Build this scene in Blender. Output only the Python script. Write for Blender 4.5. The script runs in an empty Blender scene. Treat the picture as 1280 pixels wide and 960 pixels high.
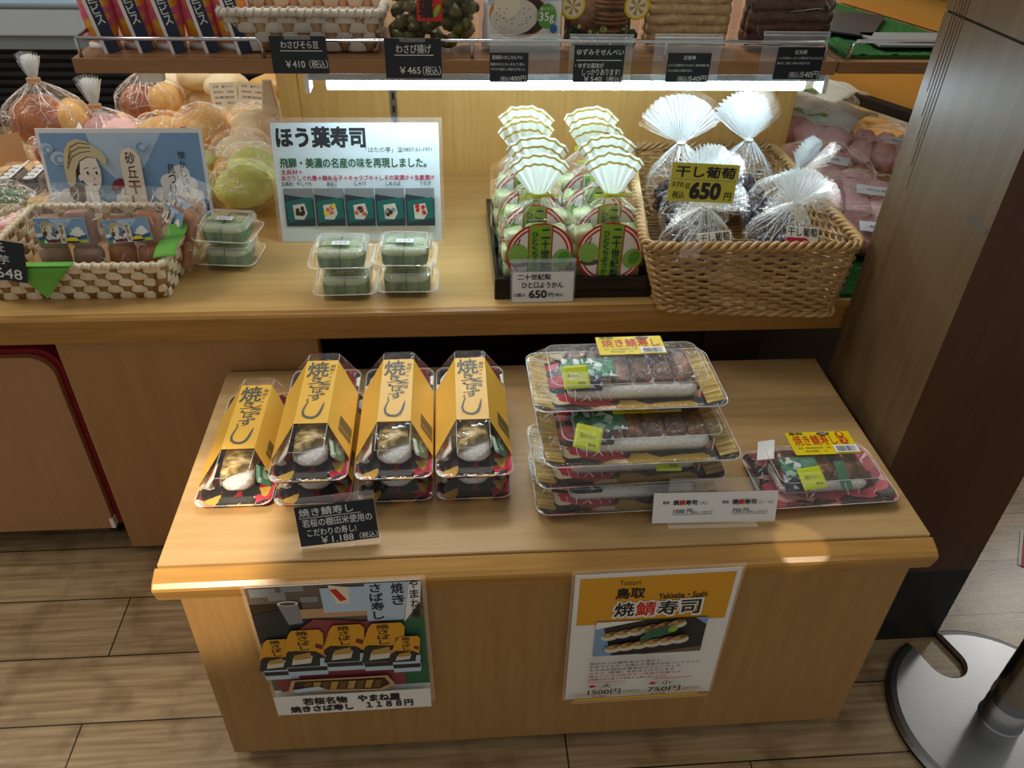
import bpy, math, random
from math import sin, cos, pi, radians as R
from mathutils import Matrix, Vector, noise as mnoise

SC = bpy.context.scene
COL = SC.collection
rnd = random.Random(7)

# ---------------------------------------------------------------- camera, world, lamps, exposure
cam_d = bpy.data.cameras.new('camera')
cam_d.sensor_width = 36.0
cam_d.lens = 994.0457 / 1280 * 36
cam_d.clip_start = 0.02
cam = bpy.data.objects.new('camera', cam_d)
COL.objects.link(cam)
cam.matrix_world = (Matrix.Translation((-0.1170, -0.6149, 1.1328))
                    @ Matrix.Rotation(-0.0721, 4, 'Z') @ Matrix.Rotation(-0.0224, 4, 'Y') @ Matrix.Rotation(0.931, 4, 'X'))
SC.camera = cam

SC.view_settings.view_transform = 'Standard'
SC.view_settings.look = 'None'
SC.view_settings.exposure = 0.0
SC.view_settings.gamma = 1.0
SC.view_settings.use_curve_mapping = False
SC.cycles.use_denoising = True
SC.cycles.transparent_max_bounces = 24
SC.cycles.max_bounces = 8
SC.cycles.caustics_reflective = False
SC.cycles.caustics_refractive = False

world = bpy.data.worlds.new('shop_ambient')
SC.world = world
world.use_nodes = True
bg = world.node_tree.nodes['Background']
bg.inputs['Color'].default_value = (1.0, 0.95, 0.86, 1)
bg.inputs['Strength'].default_value = 0.30

def area(name, loc, size, power, color, look=None):
    d = bpy.data.lights.new(name, 'AREA')
    d.shape = 'RECTANGLE'; d.size, d.size_y = size
    d.energy = power; d.color = color
    o = bpy.data.objects.new(name, d); COL.objects.link(o); o.location = loc
    if look is not None:
        o.rotation_euler = (Vector(look) - Vector(loc)).to_track_quat('-Z', 'Y').to_euler()
    return o

def spot(name, loc, look, power, deg, blend, color, r=0.02):
    d = bpy.data.lights.new(name, 'SPOT')
    d.energy = power; d.color = color; d.spot_size = R(deg); d.spot_blend = blend; d.shadow_soft_size = r
    o = bpy.data.objects.new(name, d); COL.objects.link(o); o.location = loc
    o.rotation_euler = (Vector(look) - Vector(loc)).to_track_quat('-Z', 'Y').to_euler()
    return o

area('ceiling_panel_lamp', (-0.3, 1.5, 2.7), (1.2, 0.5), 26, (1.0, 0.93, 0.84))
area('ceiling_panel_lamp', (3.1, 2.1, 2.6), (0.35, 0.28), 13, (1.0, 0.95, 0.88))
area('ceiling_panel_lamp', (-2.4, 0.6, 2.7), (1.2, 0.6), 26, (1.0, 0.94, 0.85))
spot('patch_spot_lamp', (-1.0, -1.5, 2.5), (-0.46, 0.06, 0.40), 420, 6.2, 0.5, (1.0, 0.80, 0.55))
spot('patch_spot_lamp', (1.3, -1.6, 2.5), (0.30, 0.02, 0.40), 120, 1.3, 0.3, (1.0, 0.80, 0.55), 0.004)  # added spot, only makes the small bright patch on the table edge

# ---------------------------------------------------------------- colours and materials
def lin(h):
    h = h.lstrip('#')
    out = []
    for i in (0, 2, 4):
        v = int(h[i:i + 2], 16) / 255
        out.append(v / 12.92 if v <= 0.04045 else ((v + 0.055) / 1.055) ** 2.4)
    return (*out, 1.0)

MATS = {}
def _new(name):
    m = bpy.data.materials.new(name); m.use_nodes = True
    nt = m.node_tree; b = nt.nodes['Principled BSDF']
    MATS[name] = m
    return m, nt, b

def _coord(nt, scale, rot=(0, 0, 0), kind='Object'):
    tc = nt.nodes.new('ShaderNodeTexCoord'); mp = nt.nodes.new('ShaderNodeMapping')
    mp.inputs['Scale'].default_value = scale; mp.inputs['Rotation'].default_value = rot
    nt.links.new(tc.outputs[kind], mp.inputs['Vector'])
    return mp.outputs['Vector']

def _bump(nt, b, h, strength, dist=0.002):
    bp = nt.nodes.new('ShaderNodeBump'); bp.inputs['Strength'].default_value = strength; bp.inputs['Distance'].default_value = dist
    nt.links.new(h, bp.inputs['Height']); nt.links.new(bp.outputs['Normal'], b.inputs['Normal'])

def _ramp(nt, fac, stops, interp='LINEAR'):
    r = nt.nodes.new('ShaderNodeValToRGB'); r.color_ramp.interpolation = interp
    e = r.color_ramp.elements
    while len(e) < len(stops): e.new(0.5)
    for k, (p, c) in enumerate(stops):
        e[k].position = p; e[k].color = lin(c)
    nt.links.new(fac, r.inputs['Fac'])
    return r.outputs['Color']

def plain(name, c, rough=0.5, metal=0.0, spec=0.5, grain=0.06):
    """one colour with a faint cloudy variation"""
    m, nt, b = _new(name)
    v = _coord(nt, (1, 1, 1))
    n = nt.nodes.new('ShaderNodeTexNoise'); n.inputs['Scale'].default_value = 35; n.inputs['Detail'].default_value = 3
    nt.links.new(v, n.inputs['Vector'])
    hs = nt.nodes.new('ShaderNodeHueSaturation'); hs.inputs['Color'].default_value = lin(c)
    mr = nt.nodes.new('ShaderNodeMapRange'); mr.inputs['To Min'].default_value = 1 - grain; mr.inputs['To Max'].default_value = 1 + grain
    nt.links.new(n.outputs['Fac'], mr.inputs['Value']); nt.links.new(mr.outputs['Result'], hs.inputs['Value'])
    nt.links.new(hs.outputs['Color'], b.inputs['Base Color'])
    b.inputs['Roughness'].default_value = rough; b.inputs['Metallic'].default_value = metal
    b.inputs['Specular IOR Level'].default_value = spec
    return m

def mottled(name, stops, scale=(1, 1, 1), nscale=30, detail=5, rough=0.5, bump=0.0, spec=0.5, dist=0.002, interp='LINEAR', distort=0.0):
    m, nt, b = _new(name)
    v = _coord(nt, scale)
    n = nt.nodes.new('ShaderNodeTexNoise'); n.inputs['Scale'].default_value = nscale; n.inputs['Detail'].default_value = detail
    n.inputs['Roughness'].default_value = 0.6; n.inputs['Distortion'].default_value = distort
    nt.links.new(v, n.inputs['Vector'])
    nt.links.new(_ramp(nt, n.outputs['Fac'], stops, interp), b.inputs['Base Color'])
    b.inputs['Roughness'].default_value = rough; b.inputs['Specular IOR Level'].default_value = spec
    if bump: _bump(nt, b, n.outputs['Fac'], bump, dist)
    return m

def patches(name, stops, vscale=60, scale=(1, 1, 1), rough=0.3, spec=0.5, warp=0.3, bump=0.0, rot=(0, 0, 0)):
    """cells of flat colour (printed foil, confetti, floral trays)"""
    m, nt, b = _new(name)
    v = _coord(nt, scale, rot)
    n = nt.nodes.new('ShaderNodeTexNoise'); n.inputs['Scale'].default_value = vscale * 0.8
    nt.links.new(v, n.inputs['Vector'])
    mx = nt.nodes.new('ShaderNodeMix'); mx.data_type = 'VECTOR'; mx.blend_type = 'MIX' if hasattr(mx, 'blend_type') else 'MIX'
    ad = nt.nodes.new('ShaderNodeVectorMath'); ad.operation = 'SCALE'; ad.inputs['Scale'].default_value = warp / vscale * 2
    nt.links.new(n.outputs['Color'], ad.inputs[0])
    a2 = nt.nodes.new('ShaderNodeVectorMath'); a2.operation = 'ADD'
    nt.nodes.remove(mx)
    nt.links.new(v, a2.inputs[0]); nt.links.new(ad.outputs[0], a2.inputs[1])
    vo = nt.nodes.new('ShaderNodeTexVoronoi'); vo.inputs['Scale'].default_value = vscale
    nt.links.new(a2.outputs[0], vo.inputs['Vector'])
    sp = nt.nodes.new('ShaderNodeSeparateColor'); nt.links.new(vo.outputs['Color'], sp.inputs['Color'])
    nt.links.new(_ramp(nt, sp.outputs[0], stops, 'CONSTANT'), b.inputs['Base Color'])
    b.inputs['Roughness'].default_value = rough; b.inputs['Specular IOR Level'].default_value = spec
    if bump: _bump(nt, b, vo.outputs['Distance'], bump)
    return m

def wood(name, light, dark, axis='x', rough=0.35, fine=1.0, contrast=(0.3, 0.75), spec=0.5):
    m, nt, b = _new(name)
    s = {'x': (2.2, 38, 38), 'y': (38, 2.2, 38), 'z': (38, 38, 2.2)}[axis]
    v = _coord(nt, tuple(q * fine for q in s))
    n = nt.nodes.new('ShaderNodeTexNoise'); n.inputs['Scale'].default_value = 3.0; n.inputs['Detail'].default_value = 7
    n.inputs['Roughness'].default_value = 0.65; n.inputs['Distortion'].default_value = 0.6
    nt.links.new(v, n.inputs['Vector'])
    nt.links.new(_ramp(nt, n.outputs['Fac'], [(contrast[0], dark), (contrast[1], light)]), b.inputs['Base Color'])
    b.inputs['Roughness'].default_value = rough; b.inputs['Specular IOR Level'].default_value = spec
    _bump(nt, b, n.outputs['Fac'], 0.08, 0.001)
    return m

def clear(name, tint='#ffffff', haze=0.03, rough=0.08, bump=0.0, bscale=60, gain=1.5, ior=1.45, hazecol='#ffffff'):
    """thin clear plastic film: see-through with a glossy skin"""
    m = bpy.data.materials.new(name); m.use_nodes = True; nt = m.node_tree
    nt.nodes.clear(); MATS[name] = m
    out = nt.nodes.new('ShaderNodeOutputMaterial')
    tr = nt.nodes.new('ShaderNodeBsdfTransparent'); tr.inputs['Color'].default_value = lin(tint)
    gl = nt.nodes.new('ShaderNodeBsdfGlossy'); gl.inputs['Roughness'].default_value = rough
    df = nt.nodes.new('ShaderNodeBsdfDiffuse'); df.inputs['Color'].default_value = lin(hazecol)
    fr = nt.nodes.new('ShaderNodeFresnel'); fr.inputs['IOR'].default_value = ior
    ml = nt.nodes.new('ShaderNodeMath'); ml.operation = 'MULTIPLY'; ml.inputs[1].default_value = gain; ml.use_clamp = True
    nt.links.new(fr.outputs[0], ml.inputs[0])
    m1 = nt.nodes.new('ShaderNodeMixShader'); m1.inputs[0].default_value = haze
    m2 = nt.nodes.new('ShaderNodeAddShader')
    cl = nt.nodes.new('ShaderNodeMath'); cl.operation = 'MINIMUM'; cl.inputs[1].default_value = 0.17
    nt.links.new(ml.outputs[0], cl.inputs[0])
    cc = nt.nodes.new('ShaderNodeCombineColor')
    for q in range(3): nt.links.new(cl.outputs[0], cc.inputs[q])
    nt.links.new(cc.outputs[0], gl.inputs['Color'])
    nt.links.new(tr.outputs[0], m1.inputs[1]); nt.links.new(df.outputs[0], m1.inputs[2])
    nt.links.new(m1.outputs[0], m2.inputs[0]); nt.links.new(gl.outputs[0], m2.inputs[1])
    nt.links.new(m2.outputs[0], out.inputs['Surface'])
    if bump:
        v = _coord(nt, (1, 1, 1))
        n = nt.nodes.new('ShaderNodeTexNoise'); n.inputs['Scale'].default_value = bscale; n.inputs['Detail'].default_value = 2
        n.inputs['Distortion'].default_value = 1.2
        nt.links.new(v, n.inputs['Vector'])
        bp = nt.nodes.new('ShaderNodeBump'); bp.inputs['Strength'].default_value = bump; bp.inputs['Distance'].default_value = 0.01
        nt.links.new(n.outputs['Fac'], bp.inputs['Height'])
        for nd in (gl, fr): nt.links.new(bp.outputs['Normal'], nd.inputs['Normal'])
    return m

def glow(name, c, strength):
    m, nt, b = _new(name)
    b.inputs['Base Color'].default_value = lin(c)
    b.inputs['Emission Color'].default_value = lin(c); b.inputs['Emission Strength'].default_value = strength
    return m

# woods and room
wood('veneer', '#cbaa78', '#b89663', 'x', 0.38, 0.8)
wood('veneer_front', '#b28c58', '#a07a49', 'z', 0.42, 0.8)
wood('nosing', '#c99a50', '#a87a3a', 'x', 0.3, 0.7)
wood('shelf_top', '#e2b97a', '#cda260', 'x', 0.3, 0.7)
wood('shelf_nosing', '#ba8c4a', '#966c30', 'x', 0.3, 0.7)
wood('board', '#e8bb70', '#d3a358', 'z', 0.4, 0.9)
wood('upper_board', '#a77a52', '#8c6540', 'x', 0.4, 0.7)
wood('carcass', '#b38a5a', '#a37a4c', 'z', 0.45, 0.5)
wood('cart_face', '#b88d64', '#a87e58', 'z', 0.45, 0.4)
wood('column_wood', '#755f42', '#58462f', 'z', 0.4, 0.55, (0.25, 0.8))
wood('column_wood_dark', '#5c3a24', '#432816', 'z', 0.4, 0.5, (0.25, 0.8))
plain('dark_gap', '#0c0a08', 0.7); plain('black_paint', '#16191b', 0.45); plain('dark_brown', '#3a2a1e', 0.6)
plain('yellow_panel', '#d39a45', 0.4)
plain('red_trim', '#8c1526', 0.35)
plain('chrome', '#c8ccd2', 0.18, 1.0); plain('steel', '#a8abae', 0.33, 1.0); plain('dark_chrome', '#a3a6a9', 0.16, 1.0)
plain('castor_black', '#15161a', 0.4)
plain('grey_metal', '#7e8990', 0.4, 0.3); plain('white_enamel', '#aebbc3', 0.35); plain('fridge_black', '#121416', 0.6)
plain('fridge_glass', '#b9dcf0', 0.1)
# papers and prints
for n_, c_ in dict(paper='#eef1f2', sign_paper='#e2f1f6', white='#f4f6f6', cream='#efe6cf', ink='#1b1d22', inkgrey='#55564a', red='#c8202e', print_red='#cf2a1c', green='#2f6b4e',
                   rose='#c2264e', blue_sky='#7fa9d2', blue_pale='#bcd6ee', blue_deep='#2e6fb4', navy='#1c2347', yellow='#f3d51c', amber='#e0a32c', gold='#b9974a',
                   orange='#e0822c', teal='#1f6f68', teal_dark='#2a3f4a', skin='#f2ece2', straw='#d8cba2', brown='#6b4a2c', brown_dark='#38271c', grass='#6a9e36',
                   tan='#caa27a', pink='#e6a6b2', leafgreen='#5da23c', pear='#8fc25a', maroon='#7d2233', grey='#8f9397', black='#101114', lime='#c6d62a',
                   rice_print='#ddd9cf', salmon='#d8704a', wood_print='#6d6357', redcloth='#8c4246', charcoal='#2b2e30', tan_card='#c99a6a', lettergreen='#8dbb3a').items():
    plain(n_, c_, 0.45, grain=0.03)
plain('sleeve', '#eebb4c', 0.35, grain=0.04); plain('label_yellow', '#ecd80f', 0.3, grain=0.02); plain('sign_yellow', '#d6cf45', 0.4, grain=0.02)
plain('blackboard', '#0f1d2b', 0.45, grain=0.1); plain('chalk', '#dde3e6', 0.7)
plain('tray_black', '#0b0b0d', 0.15); plain('pear_fan', '#f6fcf5', 0.45); plain('fan_gold', '#b79f3a', 0.4); plain('tie_yellow', '#c9d11a', 0.35)
mottled('leaf_cloth', [(0.3, '#5fa83c'), (0.7, '#72bb4a')], nscale=20, rough=0.6)
# food
mottled('rice', [(0.25, '#cfd3d4'), (0.55, '#eef0ee'), (0.8, '#ffffff')], nscale=220, rough=0.35, bump=0.9, dist=0.003)
mottled('mackerel', [(0.25, '#3d3320'), (0.42, '#7b6a3f'), (0.56, '#c4a968'), (0.7, '#e6d49c')], scale=(1, 2.2, 1), nscale=70, rough=0.3, bump=0.5)
mottled('mackerel_brown', [(0.25, '#1f130d'), (0.45, '#4a2b18'), (0.6, '#86542b'), (0.75, '#c08a4b')], nscale=60, rough=0.28, bump=0.5)
mottled('nori', [(0.3, '#11151a'), (0.7, '#242a30')], nscale=90, rough=0.4)
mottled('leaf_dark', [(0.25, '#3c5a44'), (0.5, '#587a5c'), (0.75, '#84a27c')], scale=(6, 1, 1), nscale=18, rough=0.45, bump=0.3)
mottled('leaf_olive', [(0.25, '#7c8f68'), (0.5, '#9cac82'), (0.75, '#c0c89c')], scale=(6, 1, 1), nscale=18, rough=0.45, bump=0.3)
mottled('bread_crust', [(0.25, '#6e3410'), (0.5, '#a4571c'), (0.75, '#d8923e')], nscale=12, rough=0.3, bump=0.15)
mottled('bread_golden', [(0.25, '#cf8f3c'), (0.5, '#e3b060'), (0.75, '#f2d292')], nscale=16, rough=0.4, bump=0.15)
mottled('bread_pale', [(0.25, '#dfc08a'), (0.5, '#f0dcae'), (0.75, '#f8ecca')], nscale=14, rough=0.5, bump=0.1)
mottled('bread_melon', [(0.25, '#c9c866'), (0.5, '#d9e07e'), (0.75, '#ecf0a8')], nscale=18, rough=0.5, bump=0.3)
mottled('raisin', [(0.3, '#241c24'), (0.6, '#3b2c3a'), (0.8, '#57465a')], nscale=60, rough=0.35, bump=0.5)
mottled('sweet_potato', [(0.25, '#7a4526'), (0.5, '#a3643a'), (0.75, '#c8905e')], nscale=25, rough=0.3, bump=0.3)
mottled('sweet_potato_mauve', [(0.25, '#7a5346'), (0.5, '#9c7464'), (0.75, '#b7988a')], nscale=22, rough=0.3, bump=0.3)
mottled('pink_food', [(0.25, '#d9a0a0'), (0.5, '#ecbcb8'), (0.75, '#f6d9d0')], nscale=14, rough=0.5, bump=0.2)
mottled('mauve_food', [(0.25, '#97615f'), (0.5, '#b98483'), (0.75, '#cf9f9b')], nscale=14, rough=0.5, bump=0.2)
mottled('stick_pale', [(0.25, '#a5824f'), (0.5, '#c8a878'), (0.75, '#dcc29a')], nscale=120, rough=0.6, bump=0.5)
mottled('stick_dark', [(0.25, '#2a140a'), (0.5, '#4a2614'), (0.75, '#6d4026')], nscale=150, rough=0.5, bump=0.7)
mottled('bean_green', [(0.25, '#2f3315'), (0.5, '#59592b'), (0.75, '#84803f')], nscale=40, rough=0.4, bump=0.5)
mottled('senbei', [(0.25, '#5c351c'), (0.5, '#8a5a33'), (0.75, '#b4875a')], nscale=30, rough=0.5, bump=0.3)
mottled('yokan', [(0.3, '#9fb37c'), (0.6, '#b9c996'), (0.8, '#d3dcb4')], nscale=20, rough=0.15)
patches('tray_floral', [(0.0, '#101014'), (0.30, '#b11d38'), (0.52, '#d9b04c'), (0.66, '#e8e4da'), (0.78, '#16161a'), (0.9, '#c9334d')], 60, (1, 1, 1), 0.25)
patches('tray_festive', [(0.0, '#15161b'), (0.30, '#b62034'), (0.52, '#d8c9a0'), (0.64, '#1a1b20'), (0.82, '#a98a3a')], 34, (0.7, 1.6, 1.6), 0.2, 0.6, 0.5, rot=(0, 0, 0.5))
mottled('tray_gold', [(0.3, '#7e6626'), (0.5, '#b39546'), (0.7, '#e0c878')], scale=(1, 8, 1), nscale=30, rough=0.2)
patches('tray_pink', [(0.0, '#1d1718'), (0.34, '#a33a4d'), (0.5, '#cf9a9c'), (0.6, '#231b1c'), (0.82, '#b8485a')], 45, (0.7, 1.6, 1.6), 0.25)
patches('confetti', [(0.0, '#e06a86'), (0.3, '#f0a23c'), (0.55, '#ef7f5a'), (0.72, '#f3bf3c'), (0.88, '#d85c8c')], 95, (1, 1, 1), 0.2)
patches('packet_green', [(0.0, '#2e7257'), (0.45, '#3f8a6a'), (0.7, '#9fc0b4'), (0.85, '#d7e2de')], 120, (1, 1, 1), 0.25)
patches('packet_navy', [(0.0, '#141b33'), (0.55, '#2b3656'), (0.8, '#a8b0bd')], 140, (1, 1, 1), 0.25)
patches('toppings', [(0.0, '#2c3a20'), (0.35, '#50602c'), (0.6, '#2a2016'), (0.8, '#b8a36a')], 120)
mottled('turf', [(0.3, '#1d5a22'), (0.55, '#2f8034'), (0.75, '#5fae54')], nscale=260, rough=0.9, bump=1.0, dist=0.01)
# basketry
mottled('wicker', [(0.25, '#9c7440'), (0.5, '#b8935e'), (0.75, '#d6b684')], scale=(1, 1, 6), nscale=18, rough=0.35)
mottled('chip_cream', [(0.25, '#cfc09c'), (0.5, '#e2d6b8'), (0.75, '#efe8d2')], nscale=25, rough=0.55)
mottled('chip_white', [(0.25, '#bdb6a8'), (0.5, '#d6d0c2'), (0.75, '#e6e2d8')], nscale=25, rough=0.55)
plain('chip_brown', '#a07a46', 0.5)
# clear films
clear('lid_clear', haze=0.02, rough=0.04, bump=0.15, bscale=45, gain=1.25)
clear('lid_crisp', haze=0.035, rough=0.05, bump=0.6, bscale=110, gain=1.5)
clear('bag_clear', haze=0.012, rough=0.045, bump=0.8, bscale=60, gain=1.15)
clear('bag_thick', haze=0.05, rough=0.05, bump=0.4, bscale=28, gain=1.2, hazecol='#e9f0f4')
clear('bag_fan', haze=0.03, rough=0.05, bump=0.6, bscale=90, gain=1.2)
clear('film_glint', haze=0.5, rough=0.08, gain=1.3, hazecol='#eef4f6')  # whitish haze that paints in highlights along folds, pleats and lid edges
clear('acrylic', haze=0.05, rough=0.03, gain=1.2)
clear('holder', haze=0.16, rough=0.05, gain=1.4, hazecol='#c9dcec')

def translucent(name, c, mix=0.5):
    """thin paper that lets light through"""
    m, nt, b = _new(name)
    b.inputs['Base Color'].default_value = lin(c); b.inputs['Roughness'].default_value = 0.5
    n = nt.nodes.new('ShaderNodeTexNoise'); n.inputs['Scale'].default_value = 120
    tl = nt.nodes.new('ShaderNodeBsdfTranslucent'); tl.inputs['Color'].default_value = lin(c)
    mx = nt.nodes.new('ShaderNodeMixShader'); mx.inputs[0].default_value = mix
    nt.links.new(b.outputs[0], mx.inputs[1]); nt.links.new(tl.outputs[0], mx.inputs[2])
    nt.links.new(mx.outputs[0], nt.nodes['Material Output'].inputs['Surface'])
    _bump(nt, b, n.outputs['Fac'], 0.05)
    return m
translucent('pear_fan', '#f6fcf5', 0.55)
translucent('fan_gold', '#b79f3a', 0.3)

def floor_material():
    m, nt, b = _new('floor_planks')
    tc = nt.nodes.new('ShaderNodeTexCoord')
    mp = nt.nodes.new('ShaderNodeMapping'); mp.inputs['Location'].default_value = (0.42, 0.0375, 0)
    nt.links.new(tc.outputs['Object'], mp.inputs['Vector'])
    br = nt.nodes.new('ShaderNodeTexBrick')
    br.inputs['Scale'].default_value = 1.0; br.inputs['Brick Width'].default_value = 0.72; br.inputs['Row Height'].default_value = 0.1165
    br.inputs['Mortar Size'].default_value = 0.0012; br.inputs['Mortar Smooth'].default_value = 0.0
    br.offset = 0.37
    br.inputs['Color1'].default_value = lin('#c9b089'); br.inputs['Color2'].default_value = lin('#b49c78'); br.inputs['Mortar'].default_value = lin('#3a2e22')
    nt.links.new(mp.outputs['Vector'], br.inputs['Vector'])
    m2 = nt.nodes.new('ShaderNodeMapping'); m2.inputs['Scale'].default_value = (3, 60, 1)
    nt.links.new(tc.outputs['Object'], m2.inputs['Vector'])
    n = nt.nodes.new('ShaderNodeTexNoise'); n.inputs['Scale'].default_value = 2.0; n.inputs['Detail'].default_value = 6; n.inputs['Distortion'].default_value = 0.5
    nt.links.new(m2.outputs['Vector'], n.inputs['Vector'])
    n2 = nt.nodes.new('ShaderNodeTexNoise'); n2.inputs['Scale'].default_value = 14; n2.inputs['Detail'].default_value = 5
    nt.links.new(tc.outputs['Object'], n2.inputs['Vector'])
    ml = nt.nodes.new('ShaderNodeMix'); ml.data_type = 'RGBA'; ml.blend_type = 'MULTIPLY'; ml.inputs[0].default_value = 0.75
    nt.links.new(br.outputs['Color'], ml.inputs[6]); nt.links.new(_ramp(nt, n.outputs['Fac'], [(0.3, '#a89a86'), (0.7, '#ffffff')]), ml.inputs[7])
    mk = nt.nodes.new('ShaderNodeMix'); mk.data_type = 'RGBA'; mk.blend_type = 'MULTIPLY'; mk.inputs[0].default_value = 0.6
    nt.links.new(ml.outputs[2], mk.inputs[6]); nt.links.new(_ramp(nt, n2.outputs['Fac'], [(0.30, '#a08c74'), (0.5, '#ffffff')]), mk.inputs[7])
    nt.links.new(mk.outputs[2], b.inputs['Base Color'])
    b.inputs['Roughness'].default_value = 0.22
    n3 = nt.nodes.new('ShaderNodeTexNoise'); n3.inputs['Scale'].default_value = 420; n3.inputs['Detail'].default_value = 2
    nt.links.new(tc.outputs['Object'], n3.inputs['Vector'])
    _bump(nt, b, n3.outputs['Fac'], 0.16, 0.0010)
    return m
floor_material()

# ---------------------------------------------------------------- mesh builder
_TXT = {}
def _glyphs(s, bold):
    k = (s, bold)
    if k not in _TXT:
        c = bpy.data.curves.new('txt', 'FONT'); c.body = s; c.offset = bold; c.resolution_u = 3
        o = bpy.data.objects.new('txt', c); COL.objects.link(o)
        dg = bpy.context.evaluated_depsgraph_get()
        me = bpy.data.meshes.new_from_object(o.evaluated_get(dg))
        vs = [(v.co.x, v.co.y) for v in me.vertices]; fs = [tuple(p.vertices) for p in me.polygons]
        bpy.data.objects.remove(o); bpy.data.curves.remove(c); bpy.data.meshes.remove(me)
        if vs:
            xs = [v[0] for v in vs]; ys = [v[1] for v in vs]
            bb = (min(xs), min(ys), max(xs), max(ys))
        else: bb = (0, 0, 1, 1)
        _TXT[k] = (vs, fs, bb)
    return _TXT[k]

class MB:
    def __init__(s):
        s.v = []; s.f = []; s.mi = []; s.sm = []; s.mats = []; s.cur = 0; s.smooth = False; s.X = None
    def m(s, name):
        if name not in s.mats: s.mats.append(name)
        s.cur = s.mats.index(name); return s
    def add(s, vs, fs):
        b = len(s.v)
        for p in vs:
            p = Vector(p)
            s.v.append(tuple(s.X @ p) if s.X is not None else tuple(p))
        for f in fs:
            s.f.append(tuple(i + b for i in f)); s.mi.append(s.cur); s.sm.append(s.smooth)
        return s
    def box(s, x0, x1, y0, y1, z0, z1):
        v = [(x, y, z) for z in (z0, z1) for y in (y0, y1) for x in (x0, x1)]
        return s.add(v, [(0, 2, 3, 1), (4, 5, 7, 6), (0, 1, 5, 4), (2, 6, 7, 3), (0, 4, 6, 2), (1, 3, 7, 5)])
    def loft(s, rings, caps=(True, True), closed=True):
        n = len(rings[0]); vs = [p for r in rings for p in r]; fs = []
        for k in range(len(rings) - 1):
            for i in range(n if closed else n - 1):
                j = (i + 1) % n
                fs.append((k * n + i, k * n + j, (k + 1) * n + j, (k + 1) * n + i))
        if caps[0]: fs.append(tuple(range(n - 1, -1, -1)))
        if caps[1]: fs.append(tuple((len(rings) - 1) * n + i for i in range(n)))
        return s.add(vs, fs)
    def prism(s, pts, axis, a, b):
        """closed outline (2D) pulled along an axis from a to b"""
        def mk(p, t):
            return {'x': (t, p[0], p[1]), 'y': (p[0], t, p[1]), 'z': (p[0], p[1], t)}[axis]
        ar = sum(pts[i][0] * pts[(i + 1) % len(pts)][1] - pts[(i + 1) % len(pts)][0] * pts[i][1] for i in range(len(pts)))
        if (ar < 0) != (axis == 'y'): pts = pts[::-1]
        return s.loft([[mk(p, a) for p in pts], [mk(p, b) for p in pts]])
    def tube(s, path, r, n=8, closed=False, flat=None, up=None):
        P = [Vector(p) for p in path]; rings = []
        N = len(P)
        for i in range(N):
            if closed: t = P[(i + 1) % N] - P[i - 1]
            else: t = P[min(i + 1, N - 1)] - P[max(i - 1, 0)]
            t.normalize()
            u = Vector(up) if up else (Vector((0, 0, 1)) if abs(t.z) < 0.9 else Vector((1, 0, 0)))
            a = t.cross(u).normalized(); b = a.cross(t).normalized()
            ra, rb = flat if flat else (r, r)
            if callable(r): ra = rb = r(i / (N - 1))
            rings.append([tuple(P[i] + a * cos(2 * pi * k / n) * ra + b * sin(2 * pi * k / n) * rb) for k in range(n)])
        if closed: rings.append(rings[0]); return s.loft(rings, (False, False))
        return s.loft(rings)
    def grid(s, fn, nu, nv, wrap=False, mats=None):
        vs = [fn(i / nu, j / nv) for j in range(nv + 1) for i in range(nu + (0 if wrap else 1))]
        w = nu if wrap else nu + 1
        for j in range(nv):
            fs = [(j * w + i, j * w + (i + 1) % w, (j + 1) * w + (i + 1) % w, (j + 1) * w + i) for i in range(nu)]
            if j == 0: base = len(s.v); s.add(vs, [])
            if mats: s.m(mats(j))
            for f in fs: s.f.append(tuple(q + base for q in f)); s.mi.append(s.cur); s.sm.append(s.smooth)
        return s
    def ball(s, c, r, nu=16, nv=10, wob=0.0, seed=0, flat=0.0):
        """ellipsoid; wob = lumpy noise, flat = how much the underside is squashed"""
        c = Vector(c)
        def fn(u, v):
            th = 2 * pi * u; ph = -pi / 2 + pi * v
            d = Vector((cos(ph) * cos(th), cos(ph) * sin(th), sin(ph)))
            k = 1 + wob * mnoise.noise(d * 2.2 + Vector((seed * 3.1, seed, 0)))
            z = d.z * r[2] * k
            if z < 0: z *= 1 - flat
            return (c.x + d.x * r[0] * k, c.y + d.y * r[1] * k, c.z + z)
        return s.grid(fn, nu, nv, True)
    def text(s, t, cx, cy, w=None, h=None, z=0.0, bold=0.0, ang=0.0):
        vs, fs, bb = _glyphs(t, 0.0)
        bw, bh = max(bb[2] - bb[0], 1e-6), max(bb[3] - bb[1], 1e-6)
        sx = w / bw if w else None; sy = h / bh if h else None
        if sx is None: sx = sy
        if sy is None: sy = sx
        mx, my = (bb[0] + bb[2]) / 2, (bb[1] + bb[3]) / 2
        ca, sa = cos(ang), sin(ang)
        b = bold * 1.3
        for k, (ox, oy) in enumerate([(0, 0)] if bold < 0.003 else [(-b, -b), (b, -b), (-b, b), (b, b)] if bold < 0.02 else [(-b, -b), (b, -b), (-b, b), (b, b), (0, b), (0, -b), (b, 0), (-b, 0)]):
            out = []
            for x, y in vs:
                x = (x - mx + ox) * sx; y = (y - my + oy) * sy
                out.append((cx + ca * x - sa * y, cy + sa * x + ca * y, z + k * 0.000012))
            s.add(out, fs)
        return s
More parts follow.
